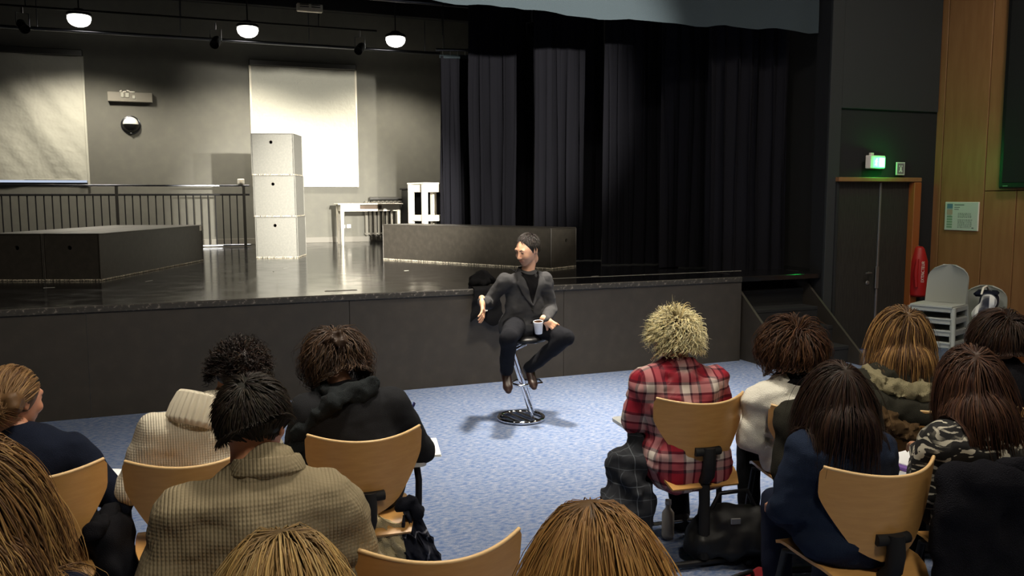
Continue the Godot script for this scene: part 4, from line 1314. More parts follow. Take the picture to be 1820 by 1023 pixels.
# ---------------------------------------------------------------- hair
func hair(t: Node3D, p_: Dictionary, o: Dictionary) -> void:
	var p := POSE.duplicate()
	p.merge(p_, true)
	var q := {"n": 1100, "len": 0.12, "var": 0.25, "seg": 8, "r": 0.0034, "cols": [lin(60, 40, 28)], "root": Color.BLACK, "rootmix": 0.0, "curl": 0.0, "freq": 1.0, "lift": 0.25, "grav": 0.2, "vol": 0.016, "low": -0.55, "front": -0.3, "shell": 0.007, "seed": 1, "crown": Vector3(0, 0.75, 0.6), "clump": 0.0, "wide": 1.0, "pull": Vector3.ZERO, "pullw": 0.0, "face": [Vector3(0, -0.075, -0.1), Vector3(0.072, 0.085, 0.095)], "nape": 0.06, "vary": 0.2, "brow": 0.42, "max": 9.0, "cap": null, "name": "hair"}
	q.merge(o, true)
	var hb := Basis.from_euler(p.hr * (PI / 180.0))
	var C: Vector3 = Transform3D(hb, p.head) * V(0, 0.02, 0.018)
	var R := V(0.079, 0.099, 0.1)
	var Rw: Vector3 = R * V(q.wide, 1.0, 1.0)
	var rg := RandomNumberGenerator.new()
	rg.seed = q.seed
	var g := G()
	# the cap under the strands
	var s := Sdf.new(V(-0.16, -0.16, -0.16), V(0.16, 0.16, 0.16), 0.009)
	s.ell(Vector3.ZERO, R + Vector3.ONE * q.shell, 0.02)
	s.ell(q.face[0], q.face[1], 0.02, Basis.IDENTITY, true)
	s.ell(V(0, -0.13, -0.0), V(0.2, q.nape, 0.2), 0.02, Basis.IDENTITY, true)
	g.col = (q.cap if q.cap != null else (q.cols[0] as Color) * 0.7)
	s.into(g, Transform3D(hb, C))
	var inv := hb.inverse()
	var crown: Vector3 = (q.crown as Vector3).normalized()
	var cols: Array = q.cols
	var colliders := [[p.shl, p.shr, 0.062 + p.off], [p.neck, p.hip.lerp(p.neck, 0.55), 0.105 + p.off]]
	var nz := noise(9.0, q.seed, 2)
	var made := 0
	var tries := 0
	var gold := PI * (3.0 - sqrt(5.0))
	var tot: int = q.n
	while made < tot and tries < tot * 4:
		tries += 1
		var yy := 1.0 - 2.0 * fmod(tries * 0.61803399 + rg.randf() * 0.002, 1.0)
		var an := gold * tries * 1.7 + rg.randf() * 0.3
		var rr := sqrt(1.0 - yy * yy)
		var d := V(cos(an) * rr, yy, sin(an) * rr)
		if d.y < q.low: continue
		if d.z < q.front and d.y < q.brow - 0.3 * absf(d.x): continue
		if d.z < -0.05 and d.y < -0.05: continue
		made += 1
		var nrm := (hb * (d / R)).normalized()
		var lay := rg.randf()
		var pos: Vector3 = C + hb * (d * (R + Vector3.ONE * q.shell * 0.7))
		var tang := d - crown
		tang = (tang - d * tang.dot(d))
		if tang.length() < 0.02: tang = V(rg.randf() - 0.5, 0, rg.randf() - 0.5)
		var vel: Vector3 = ((hb * tang.normalized()) * (1.0 - q.lift) + nrm * q.lift).normalized()
		var ln: float = q.len * (1.0 + q["var"] * (rg.randf() * 2.0 - 1.0))
		var seg: int = q.seg
		var st := ln / seg
		var pts := PackedVector3Array()
		var ph := rg.randf() * TAU
		var cl := nz.get_noise_3d(d.x * 2.0, d.y * 2.0, d.z * 2.0)
		if q.clump > 0.0: ph = cl * 9.0 + rg.randf() * 0.8
		var jit := V(rg.randf() - 0.5, rg.randf() - 0.5, rg.randf() - 0.5) * 0.25
		vel = (vel + jit * (0.4 + q.lift)).normalized()
		var lim: Vector3 = Rw + Vector3.ONE * (q.shell + q.vol * lay)
		for k in seg + 1:
			var u := vel.cross(nrm).normalized()
			var amp: float = q.curl * (float(k) / seg)
			pts.append(pos + (u * sin(ph + k * q.freq) + nrm * cos(ph + k * q.freq)) * amp)
			vel = (vel + Vector3.DOWN * q.grav + (q.pull - pos) * q.pullw + V(nz.get_noise_2d(made * 3.0, k * 0.6), 0, nz.get_noise_2d(k * 0.6, made * 3.0 + 50.0)) * 0.22).normalized()
			pos += vel * st
			var e: Vector3 = inv * (pos - C)
			var m: float = (e / lim).length()
			if m > q.max: pos = C + hb * (e / m * q.max)
			if e.y > -0.09:
				if m < 1.0: pos = C + hb * (e / m)
			for cc: Array in colliders:
				var a: Vector3 = cc[0]
				var ba: Vector3 = cc[1] - a
				var w := clampf((pos - a).dot(ba) / ba.length_squared(), 0.0, 1.0)
				var f: Vector3 = pos - a - ba * w
				var dist: float = cc[2] + 0.012 * lay
				if f.length() < dist: pos = a + ba * w + f.normalized() * dist
		var col: Color = cols[rg.randi() % cols.size()] * rg.randf_range(1.0 - q.vary, 1.0 + q.vary)
		var side := (pts[1] - pts[0]).cross(nrm).normalized()
		var b := g.v.size()
		var rad: float = q.r * rg.randf_range(0.75, 1.25)
		for k in seg + 1:
			var dirv: Vector3 = (pts[mini(k + 1, seg)] - pts[maxi(k - 1, 0)]).normalized()
			side = (side - dirv * side.dot(dirv)).normalized()
			var up := side.cross(dirv)
			if up.dot(nrm) < 0 and k == 0: pass
			var f := float(k) / seg
			var w: float = rad * (0.75 + 0.25 * sin(PI * minf(1.0, f * 1.4))) * (1.0 - pow(f, 3.0) * 0.85)
			g.col = col.lerp(q.root, clampf(q.rootmix * (1.0 - f * 2.2), 0.0, 1.0)) if q.rootmix > 0.0 else col
			g.vert(pts[k] + side * w, (side + up * 0.4).normalized())
			g.vert(pts[k] + up * w * 0.7, up)
			g.vert(pts[k] - side * w, (-side + up * 0.4).normalized())
		for k in seg:
			for j in 3:
				var a0 := b + k * 3 + j
				var a1 := b + k * 3 + (j + 1) % 3
				g.face(a0, a1 + 3, a1)
				g.face(a0, a0 + 3, a1 + 3)
	part(q.name, g, M.hair, t)


# ---------------------------------------------------------------- the presenter
func pw(x: float, y: float, z: float) -> Vector3:  # world place to the presenter's own axes
	return V(2.62 - x, y, -6.34 - z)


func presenter() -> void:
	var P := {
		"hip": pw(2.625, 0.77, -6.38), "neck": pw(2.645, 1.2, -6.35), "head": pw(2.628, 1.392, -6.3), "hr": V(-22, -68, 4),
		"shl": pw(2.8, 1.135, -6.34), "shr": pw(2.445, 1.14, -6.33), "ell": pw(2.85, 0.89, -6.33), "elr": pw(2.325, 0.955, -6.4),
		"wrl": pw(2.705, 0.83, -6.1), "wrr": pw(2.185, 1.0, -6.15), "hl": V(-35, 62, -75), "hrr": V(-52, -12, 70), "cl": 1.05, "cr": 0.35,
		"knl": pw(2.83, 0.7, -5.99), "knr": pw(2.31, 0.745, -5.9), "anl": pw(2.635, 0.43, -6.25), "anr": pw(2.36, 0.465, -6.08),
		"fl": V(-38, -5, 0), "fr": V(-42, -12, 0),
		"w": 0.86, "off": 0.012, "cell": 0.008, "fem": false, "stubble": 0.22, "skin": Color8(226, 174, 142), "wrinkle": 0.014, "fine": 0.0035,
		"top": cloth(Color8(66, 66, 68), 16.0, 0.2), "topname": "jacket", "legs": cloth(Color8(24, 25, 30), 18.0, 0.15), "shoes": mat(Color8(50, 32, 26), 0.4), "long": 0.03,
	}
	var t := person("man in a dark grey jacket on the bar stool, looking down, cup in hand", V(2.62, 0, -6.34), 180.0, P)
	hair(t, P, {"n": 1100, "len": 0.035, "seg": 4, "r": 0.0028, "cols": [lin(26, 21, 19), lin(21, 17, 16), lin(32, 26, 23)], "lift": 0.2, "grav": 0.1, "vol": 0.004, "low": -0.42, "front": -0.3, "brow": 0.8, "face": [V(0, -0.03, -0.115), V(0.066, 0.108, 0.085)], "nape": 0.075, "shell": 0.004, "seed": 3})
	var hb := Basis.from_euler(P.hr * (PI / 180.0))
	var hx := Transform3D(hb, P.head)
	var eb := G()
	for x: float in [-1.0, 1.0]:
		eb.tube([hx * V(x * 0.014, 0.024, -0.099), hx * V(x * 0.032, 0.031, -0.096), hx * V(x * 0.05, 0.024, -0.083)], [0.003, 0.0045, 0.0025], 5)
	part("eyebrow", eb, M.darkhair, t.get_node("body"))
	# black T-shirt in the jacket's opening, then the lapels
	var s := Sdf.new(V(-0.45, 0.6, -0.4), V(0.45, 1.35, 0.35), 0.012)
	var Q := POSE.duplicate()
	Q.merge(P, true)
	torso(s, Q, 0.012, false)
	var front := func(x: float, y: float) -> float:  # where the chest's surface lies
		var z := -0.38
		while z < 0.2:
			var i := (int((z - s.o.z) / s.h) * s.ny + int((y - s.o.y) / s.h)) * s.nx + int((x - s.o.x) / s.h)
			if s.f[i] < 0.0: break
			z += 0.004
		return z
	var n0: Vector3 = P.neck
	var tee := []
	for j in 9:
		var b := j / 8.0
		var row := PackedVector3Array()
		for i in 9:
			var a := i / 4.0 - 1.0
			var x := n0.x + a * (0.088 * (1.0 - b) + 0.012)
			var y := n0.y + 0.025 - 0.27 * b - 0.04 * (1.0 - a * a) * (1.0 - b)
			row.append(V(x, y, front.call(x, y) - 0.015))
		row.reverse()
		tee.append(row)
	part("black_shirt", G().sheet(tee, 0.006), cloth(Color8(18, 17, 19), 16.0, 0.1), t, "black round-necked shirt")
	for sx: float in [-1.0, 1.0]:
		var lp := []
		for j in 11:
			var b := j / 10.0
			var row := PackedVector3Array()
			for i in 4:
				var a := i / 3.0
				var inner := 0.082 * (1.0 - b)
				var wd := 0.055 * sin(PI * clampf(b * 0.85 + 0.15, 0, 1)) + 0.006 + (0.012 if j == 3 else 0.0)
				var x := n0.x + sx * (inner + a * wd)
				var y := n0.y + 0.015 - 0.27 * b - a * 0.012
				row.append(V(x, y, front.call(x, minf(y, n0.y - 0.03)) - 0.022 - 0.005 * sin(PI * a) + (0.03 * (1.0 - b * 4.0) if b < 0.25 else 0.0)))
			if sx > 0: row.reverse()
			lp.append(row)
		part("lapel", G().sheet(lp, 0.005), P.top, t.get_node("jacket"))
	var bt := G()
	for y: float in [0.3, 0.4]:
		var yy := n0.y - y
		bt.lathe([Vector2(0, 0.004), Vector2(0.008, 0.004), Vector2(0.009, 0.0)], 12, Transform3D(Basis(Vector3.RIGHT, -PI / 2), V(n0.x, yy, front.call(n0.x, yy) - 0.008)))
	part("button", bt, M.matblack, t.get_node("jacket"))
	# collar round the neck
	var cr := []
	for j in 4:
		var row := PackedVector3Array()
		for i in 17:
			var a := -0.15 * PI + 1.3 * PI * i / 16.0
			var r := 0.072 + 0.009 * j
			row.append(n0 + V(cos(a) * r * 1.05, 0.035 - 0.018 * j + 0.012 * sin(a), sin(a) * r * 0.95 + 0.0))
		row.reverse()
		cr.append(row)
	part("collar", G().sheet(cr, 0.005), P.top, t.get_node("jacket"))
	# stool
	var st := thing("bar_stool", "chrome bar stool with an oval ring base and black seat under the presenter", "stool", V(2.555, 0, -6.26))
	var ring := []
	for i in 36:
		var a := TAU * i / 36.0
		ring.append(V(cos(a) * 0.185, 0.018, sin(a) * 0.185))
	part("base_ring", G().tube(ring, 0.016, 10, true), M.chrome, st)
	for k in 3:
		var x := -0.1 + k * 0.085
		var h := sqrt(0.185 * 0.185 - x * x)
		part("base_bar", G().tube([V(x - 0.03, 0.016, -h), V(x + 0.03, 0.016, h)], 0.013, 8), M.chrome, st)
	for q: Vector2 in [Vector2(0.0, -0.09), Vector2(-0.075, 0.05)]:
		part("upright", G().tube([V(0.15 + q.x * 0.9, 0.02, q.y), V(0.13 + q.x, 0.08, q.y), V(-0.02 + q.x, 0.54, q.y), V(-0.015 + q.x * 0.8, 0.59, q.y * 0.9), V(0.06 + q.x * 0.4, 0.628, q.y * 0.7)], 0.0135, 10), M.chrome, st)
	part("footrest", G().tube([V(-0.05, 0.3, 0.09), V(0.16, 0.3, 0.06), V(0.19, 0.3, -0.06), V(0.0, 0.3, -0.11), V(-0.08, 0.3, -0.03)], 0.012, 8, true), M.chrome, st)
	part("seat", G().lathe([Vector2(0.0, 0.685), Vector2(0.12, 0.684), Vector2(0.165, 0.672), Vector2(0.178, 0.655), Vector2(0.172, 0.635), Vector2(0.14, 0.628), Vector2(0.0, 0.628)], 32, Transform3D(Basis.IDENTITY, V(0.075, 0, -0.1))), mat(Color8(20, 20, 22), 0.4), st)
	part("seat_plate", G().box(V(0.075, 0.622, -0.1), V(0.16, 0.012, 0.16), 0.004), M.chrome, st)
	# paper cup
	var cu := thing("paper_cup", "white paper cup held in the presenter's left hand on his thigh", "cup", V(2.612, 0.742, -6.03))
	cu.rotation_degrees = V(8, 0, 6)
	part("body", G().lathe([Vector2(0.036, 0.098), Vector2(0.0385, 0.1), Vector2(0.0395, 0.098), Vector2(0.0385, 0.095), Vector2(0.029, 0.0), Vector2(0.0, 0.0)], 24), M.paper, cu)
	part("inside", G().lathe([Vector2(0.0, 0.07), Vector2(0.034, 0.07), Vector2(0.0365, 0.097)], 24), mat(Color8(90, 60, 40), 0.2), cu)


# ---------------------------------------------------------------- the class
func collar_tube(t: Node3D, n0: Vector3, up: Vector3, r0: float, r1: float, h: float, th: float, m: Material, called: String, ribs := 0) -> void:
	var rows := []
	var b := Basis(Quaternion(Vector3.UP, up.normalized()))
	var cnt := ribs * 6 if ribs > 0 else 28
	for q: Array in [[r1, h * 0.86, 0.0], [r1 + th * 0.6, h, 0.0], [r1 + th, h * 0.9, 0.5], [lerpf(r1, r0, 0.5) + th * 1.15, h * 0.5, 1.0], [r0 + th, h * 0.1, 1.0], [r0 + th * 0.7, 0.0, 0.5], [r0, -0.01, 0.0]]:
		var row := PackedVector3Array()
		for i in cnt:
			var a := TAU * i / cnt
			var r: float = q[0] + (0.006 * q[2] * sin(a * ribs) if ribs > 0 else 0.0)
			row.append(n0 + b * V(cos(a) * r * 1.08, q[1], -sin(a) * r))
		rows.append(row)
	part(called, G().grid(rows, true), m, t)


func audience() -> void:
	M.skin = mat(Color.WHITE, 0.55)
	M.skin.vertex_color_use_as_albedo = true
	M.skin.subsurf_scatter_enabled = true; M.skin.subsurf_scatter_strength = 0.05
	M.hair = mat(Color.WHITE, 0.5)
	M.hair.vertex_color_use_as_albedo = true
	M.hair.metallic_specular = 0.35
	M.darkhair = mat(Color8(34, 27, 24), 0.6)
	M.shoe = mat(Color8(22, 22, 24), 0.55)
	var jeans := cloth(Color8(34, 40, 58), 18.0, 0.15)
	var blackcloth := cloth(Color8(20, 20, 23), 14.0, 0.2)
	var navy := cloth(Color8(24, 30, 46), 14.0, 0.25)
	presenter()

	# chairs
	student_chair("plywood chair at the left edge, white paper on its tablet", V(-0.523, 0.84, -3.285), 0.0)
	student_chair("plywood chair behind the cream turtleneck, mostly hidden by the man in beige", V(0.022, 0.84, -3.226), 2.0)
	student_chair("plywood chair of the woman in the black jacket, its black spine and bracket showing", V(0.683, 0.84, -3.303), -4.0)
	student_chair("empty plywood chair at the bottom edge, left of the long fair hair", V(0.653, 0.84, -2.096), -3.0, false)
	student_chair("plywood chair of the person in the red plaid shirt", V(2.32, 0.845, -3.29), -6.0)
	student_chair("plywood chair of the woman in the blue jumper at lower right", V(2.32, 0.845, -2.16), -7.0, false)
	student_chair("chair under the dark coat behind the white blouse", V(2.78, 0.82, -3.02), -16.0)
	student_chair("chair under the woman in the fur-trimmed parka", V(3.4, 0.78, -2.96), -20.0)
	student_chair("chair under the dark-haired person by the right edge", V(3.92, 0.78, -2.75), -24.0)
	student_chair("chair under the black padded coat, of the woman in the zebra top", V(2.79, 0.83, -2.0), -20.0)
	student_chair("chair hidden under the man in the beige knit", V(0.15, 0.8, -2.03), -4.0)

	# front row, left to right
	var P := {"head": V(-0.064, 1.035, -0.06), "neck": V(-0.03, 0.91, 0.0), "hip": V(0, 0.56, 0.005), "shl": V(-0.19, 0.83, 0.0), "shr": V(0.14, 0.815, 0.0), "elr": V(0.29, 0.6, 0.02), "ell": V(-0.26, 0.62, -0.03), "wrr": V(0.14, 0.62, -0.22), "wrl": V(-0.1, 0.7, -0.27), "hr": V(-10, -40, 0), "top": navy, "legs": blackcloth, "skin": Color8(196, 138, 108)}
	var t := person("person with fair brown pinned-up hair and dark jumper in the front row", V(-0.55, 0, -3.62), 0, P)
	hair(t, P, {"n": 900, "len": 0.17, "seg": 8, "r": 0.003, "cols": [lin(112, 84, 54), lin(92, 66, 42), lin(132, 102, 66)], "lift": 0.06, "grav": 0.02, "vol": 0.01, "low": -0.35, "front": -0.45, "seed": 11, "crown": V(0, 0.3, -1.0), "pull": P.head + V(0, 0.0, 0.14), "pullw": 2.6})
	var s := Sdf.new(V(-0.1, -0.1, -0.1), V(0.1, 0.1, 0.1), 0.009)
	s.ell(Vector3.ZERO, V(0.055, 0.05, 0.045), 0.01).rough(noise(16.0, 7, 2), 0.02)
	var bun := G()
	bun.col = lin(100, 74, 48)
	s.into(bun, Transform3D(Basis.IDENTITY, P.head + V(0.0, 0.01, 0.13)))
	part("hair_bun", bun, M.hair, t.get_node("hair"))

	M.creamknit = cloth(Color8(214, 206, 186), 14.0, 0.15)
	P = {"head": V(0.16, 1.05, -0.134), "neck": V(0.045, 0.955, -0.03), "hip": V(0, 0.57, 0.005), "shl": V(-0.175, 0.865, -0.01), "shr": V(0.215, 0.85, -0.02), "ell": V(-0.275, 0.655, 0.0), "elr": V(0.32, 0.6, -0.09), "wrl": V(-0.15, 0.69, -0.27), "hr": V(-12, -18, -24), "top": cloth(Color8(214, 206, 186), 13.0, 0.3, "rib"), "legs": jeans, "off": 0.024, "w": 1.02, "fem": true, "skin": Color8(214, 156, 122), "wrinkle": 0.014}
	t = person("person in a cream ribbed turtleneck with short dark curls", V(0.06, 0, -3.6), 2, P)
	var axis: Vector3 = (P.head - P.neck).normalized()
	collar_tube(t, P.neck - axis * 0.115, (axis + Vector3.UP * 1.2).normalized(), 0.092, 0.08, 0.125, 0.014, M.creamknit, "turtleneck", 28)
	hair(t, P, {"n": 1100, "len": 0.075, "seg": 9, "r": 0.003, "cols": [lin(34, 25, 20), lin(26, 19, 16), lin(48, 34, 26)], "lift": 0.5, "grav": 0.08, "vol": 0.02, "low": -0.5, "front": -0.35, "curl": 0.016, "freq": 1.9, "clump": 0.8, "max": 1.36, "seed": 12})

	P = {"head": V(-0.061, 1.076, -0.176), "neck": V(-0.03, 0.955, -0.06), "hip": V(0, 0.57, 0.005), "shl": V(-0.2, 0.885, -0.03), "shr": V(0.165, 0.885, -0.05), "ell": V(-0.25, 0.67, -0.07), "elr": V(0.31, 0.645, -0.13), "wrr": V(0.24, 0.71, -0.34), "wrl": V(-0.12, 0.7, -0.3), "hr": V(-30, -6, 0), "top": cloth(Color8(36, 37, 40), 14.0, 0.2), "topname": "jacket", "legs": blackcloth, "off": 0.024, "w": 1.02, "skin": Color8(196, 146, 116)}
	t = person("woman in a black jacket and scarf with brown hair tied up, bent over her notes", V(0.69, 0, -3.6), -4, P)
	hair(t, P, {"n": 1700, "len": 0.17, "seg": 11, "r": 0.0026, "cols": [lin(60, 44, 32), lin(46, 34, 26), lin(76, 56, 40)], "lift": 0.3, "grav": 0.15, "vol": 0.03, "low": -0.7, "front": -0.4, "seed": 13, "wide": 1.2, "curl": 0.012, "freq": 1.1, "clump": 0.7, "max": 1.48})
	s = Sdf.new(V(-0.12, -0.1, -0.12), V(0.12, 0.1, 0.12), 0.009)
	s.ell(Vector3.ZERO, V(0.062, 0.05, 0.055), 0.01).rough(noise(18.0, 8, 2), 0.03)
	bun = G()
	bun.col = lin(54, 40, 30)
	s.into(bun, Transform3D(Basis.IDENTITY, P.head + V(0.0, 0.09, 0.085)))
	part("hair_bun", bun, M.hair, t.get_node("hair"))
	var sc := cloth(Color8(38, 42, 44), 12.0, 0.4)
	s = Sdf.new(V(-0.4, 0.55, -0.4), V(0.35, 1.15, 0.25), 0.011)
	var prev := V(-0.16, 0.985, 0.0)
	for i in 10:
		var a := PI * 1.05 - TAU * 0.62 * i / 9.0
		var q := V(-0.03 + cos(a) * 0.105, 0.965 + 0.012 * sin(i * 2.0), -0.06 + sin(a) * 0.1)
		s.cap(prev if i > 0 else q, q, 0.034, 0.034, 0.02)
		prev = q
	s.cap(V(0.07, 1.0, 0.02), V(-0.1, 0.95, 0.085), 0.034, 0.034, 0.03).cap(V(-0.1, 0.95, 0.085), V(-0.235, 0.84, 0.03), 0.034, 0.03, 0.03).cap(V(-0.235, 0.84, 0.03), V(-0.27, 0.68, -0.02), 0.032, 0.04, 0.02)
	s.rough(noise(14.0, 3, 2), 0.02)
	part("scarf", s.into(G()), sc, t)
	var fr := G()
	for i in 9: fr.tube([V(-0.3 + i * 0.008, 0.66, -0.03 + 0.012 * (i % 3)), V(-0.305 + i * 0.009, 0.58, -0.03 + 0.012 * (i % 3))], 0.003, 4)
	part("scarf_fringe", fr, sc, t.get_node("scarf"))

	var plaid := Image.create(128, 128, false, Image.FORMAT_RGB8)
	for x in 128:
		for y in 128:
			var base := [0.0, 0.0]
			for k in 2:
				var w: int = x if k == 0 else y
				base[k] = 0.0 if w < 44 else (1.0 if w < 54 else (2.0 if w < 84 else (1.0 if w < 92 else (3.0 if w < 116 else 1.0))))
			var cs := [Color8(150, 38, 52), Color8(62, 36, 46), Color8(208, 198, 188), Color8(176, 112, 114)]
			var col: Color = (cs[int(base[0])] as Color).lerp(cs[int(base[1])], 0.5 if (x + y) % 2 == 0 else 0.5)
			plaid.set_pixel(x, y, col)
	var pm := tri(mat(Color.WHITE, 0.9), Vector3.ONE * 6.2)
	pm.albedo_texture = ImageTexture.create_from_image(plaid)
	pm.metallic_specular = 0.2
	P = {"head": V(-0.06, 1.09, -0.09), "neck": V(-0.05, 0.965, -0.03), "hip": V(-0.02, 0.57, 0.01), "shl": V(-0.225, 0.885, -0.05), "shr": V(0.145, 0.87, -0.05), "ell": V(-0.255, 0.69, -0.08), "elr": V(0.22, 0.63, -0.12), "wrl": V(-0.13, 0.69, -0.27), "hr": V(-14, 14, 0), "top": pm, "topname": "plaid_shirt", "legs": cloth(Color8(28, 28, 34), 18.0, 0.15), "off": 0.026, "w": 1.02, "long": 0.09, "skin": Color8(206, 140, 118), "wrinkle": 0.024}
	t = person("person in a red and white plaid shirt with tousled platinum hair", V(2.34, 0, -3.5), -8, P)
	collar_tube(t, P.neck - V(0, 0.01, -0.005), V(0, 1, -0.3), 0.088, 0.066, 0.05, 0.008, pm, "collar")
	hair(t, P, {"n": 1500, "len": 0.075, "seg": 9, "r": 0.003, "cols": [lin(236, 222, 172), lin(244, 234, 192), lin(226, 208, 152), lin(240, 228, 182)], "root": lin(70, 56, 32), "rootmix": 0.6, "cap": lin(104, 84, 50), "lift": 0.7, "grav": 0.14, "vol": 0.02, "low": -0.62, "front": -0.5, "curl": 0.012, "freq": 1.1, "clump": 0.6, "seed": 14, "wide": 1.05})

	P = {"head": V(-0.055, 1.049, -0.03), "neck": V(-0.06, 0.92, 0.03), "hip": V(0, 0.55, 0.005), "shl": V(-0.235, 0.83, 0.04), "shr": V(0.13, 0.83, 0.04), "ell": V(-0.26, 0.62, 0.0), "elr": V(0.2, 0.62, -0.05), "hr": V(-8, 6, 0), "top": cloth(Color8(238, 235, 222), 8.0, 0.3), "topname": "blouse", "legs": blackcloth, "off": 0.024, "w": 1.0, "wrinkle": 0.03}
	t = person("woman in a white blouse with bobbed curly brown hair, right of the plaid shirt", V(2.84, 0, -3.28), -14, P)
	collar_tube(t, P.neck - V(0, 0.02, -0.005), V(0, 1, -0.2), 0.1, 0.068, 0.05, 0.008, blackcloth, "dark_collar")
	hair(t, P, {"n": 1900, "len": 0.19, "seg": 11, "r": 0.0028, "max": 1.26, "cols": [lin(62, 40, 28), lin(46, 30, 22), lin(84, 56, 36), lin(70, 46, 30)], "lift": 0.45, "grav": 0.22, "vol": 0.05, "low": -0.6, "front": -0.35, "curl": 0.01, "freq": 1.0, "clump": 1.0, "seed": 15, "wide": 1.22})

	P = {"head": V(-0.045, 1.097, -0.072), "neck": V(-0.06, 0.935, 0.0), "hip": V(0, 0.56, 0.005), "shl": V(-0.24, 0.845, 0.02), "shr": V(0.15, 0.845, 0.02), "ell": V(-0.28, 0.62, 0.0), "elr": V(0.19, 0.62, -0.07), "hr": V(-6, 4, 0), "top": cloth(Color8(48, 47, 40), 10.0, 0.3), "topname": "parka", "legs": blackcloth, "off": 0.045, "w": 1.05, "wrinkle": 0.035}
	t = person("woman with long streaked fair hair in a dark parka with a pale fur-lined hood", V(3.48, 0, -3.2), -16, P)
	s = Sdf.new(V(-0.4, 0.62, -0.15), V(0.35, 1.05, 0.35), 0.011)
	prev = V(-0.29, 0.95, 0.02)
	for i in 9:
		var a := PI - PI * i / 8.0
		var q := V(-0.05 + cos(a) * 0.2, 0.9 - 0.06 * sin(a), 0.03 + sin(a) * 0.12)
		if i > 0: s.cap(prev, q, 0.05, 0.05, 0.03)
		prev = q
	s.rough(noise(20.0, 31, 3), 0.03)
	part("hood_lining", s.into(G()), cloth(Color8(150, 142, 112), 10.0, 0.6), t, "pale woolly hood lining")
	s = Sdf.new(V(-0.45, 0.5, -0.15), V(0.4, 1.0, 0.4), 0.012)
	prev = V(-0.31, 0.86, 0.05)
	for i in 9:
		var a := PI - PI * i / 8.0
		var q := V(-0.05 + cos(a) * 0.25, 0.83 - 0.09 * sin(a), 0.03 + sin(a) * 0.15)
		if i > 0: s.cap(prev, q, 0.06, 0.06, 0.03)
		prev = q
	part("hood", s.rough(noise(8.0, 32, 2), 0.02).into(G()), P.top, t)
	s = Sdf.new(V(-0.5, 0.45, -0.15), V(0.35, 0.9, 0.4), 0.011)
	s.cap(V(-0.32, 0.8, 0.13), V(-0.24, 0.7, 0.2), 0.04, 0.045, 0.03).cap(V(-0.24, 0.7, 0.2), V(-0.05, 0.62, 0.23), 0.045, 0.045, 0.03).cap(V(-0.05, 0.62, 0.23), V(0.15, 0.64, 0.22), 0.045, 0.04, 0.03)
	s.rough(noise(24.0, 33, 3), 0.04)
	part("fur_trim", s.into(G()), cloth(Color8(104, 82, 56), 14.0, 0.8), t, "brown fur trim")
	hair(t, P, {"n": 2200, "len": 0.3, "seg": 10, "r": 0.0025, "cols": [lin(96, 68, 40), lin(140, 106, 62), lin(74, 52, 34), lin(168, 130, 80), lin(86, 60, 38)], "root": lin(70, 50, 32), "rootmix": 0.6, "lift": 0.15, "grav": 0.35, "vol": 0.03, "low": -0.5, "front": -0.3, "seed": 16, "wide": 1.12})

	P = {"head": V(-0.06, 1.084, -0.03), "neck": V(-0.06, 0.93, 0.03), "hip": V(0, 0.56, 0.005), "shl": V(-0.23, 0.85, 0.04), "shr": V(0.15, 0.85, 0.04), "ell": V(-0.22, 0.62, -0.05), "hr": V(-4, 10, 0), "top": cloth(Color8(24, 24, 28), 12.0, 0.25), "topname": "coat", "legs": blackcloth, "off": 0.03, "wrinkle": 0.02}
	t = person("person in a black coat with a dark bob, below the striped bag", V(3.92, 0, -3.0), -20, P)
	hair(t, P, {"n": 2000, "len": 0.14, "seg": 8, "r": 0.0026, "max": 1.3, "cols": [lin(44, 29, 21), lin(34, 22, 17), lin(58, 38, 26)], "lift": 0.3, "grav": 0.22, "vol": 0.03, "low": -0.5, "front": -0.3, "seed": 17, "wide": 1.15})

	# second row
	P = {"head": V(0.0, 1.185, -0.1), "neck": V(0.03, 1.085, -0.02), "hip": V(0, 0.58, 0.005), "shl": V(-0.175, 0.965, 0.0), "shr": V(0.2, 0.955, -0.01), "ell": V(-0.265, 0.76, 0.02), "elr": V(0.28, 0.75, -0.02), "wrl": V(-0.18, 0.7, -0.24), "wrr": V(0.2, 0.7, -0.25), "hr": V(-12, -20, 0), "top": cloth(Color8(146, 134, 108), 12.5, 0.3, "rib"), "legs": jeans, "off": 0.028, "w": 1.08, "fem": false, "skin": Color8(202, 142, 108), "wrinkle": 0.022}
	t = person("man in a beige ribbed pullover with short dark hair, seen from behind", V(0.17, 0, -2.3), -4, P)
	collar_tube(t, P.neck - V(0, 0.024, -0.004), V(0.0, 1, -0.25), 0.086, 0.073, 0.046, 0.01, P.top, "collar", 0)
	hair(t, P, {"n": 2600, "len": 0.04, "seg": 5, "r": 0.0024, "cols": [lin(36, 30, 24), lin(28, 24, 20), lin(46, 38, 30)], "lift": 0.1, "grav": 0.05, "vol": 0.006, "low": -0.66, "front": -0.55, "seed": 18, "cap": lin(26, 22, 18), "nape": 0.078, "shell": 0.011, "wide": 1.06})

	P = {"head": V(-0.05, 1.061, -0.05), "neck": V(-0.055, 0.945, 0.02), "hip": V(0, 0.56, 0.005), "shl": V(-0.195, 0.87, 0.01), "shr": V(0.1, 0.865, 0.0), "ell": V(-0.245, 0.66, 0.0), "elr": V(0.2, 0.63, -0.08), "wrl": V(-0.19, 0.56, -0.2), "hr": V(-6, 4, 0), "top": cloth(Color8(36, 46, 66), 13.0, 0.3), "legs": cloth(Color8(30, 36, 54), 18.0, 0.2), "off": 0.02, "w": 0.92, "wrinkle": 0.02}
	t = person("woman in a dark blue jumper with long dark brown hair, second row right", V(2.3, 0, -2.38), -14, P)
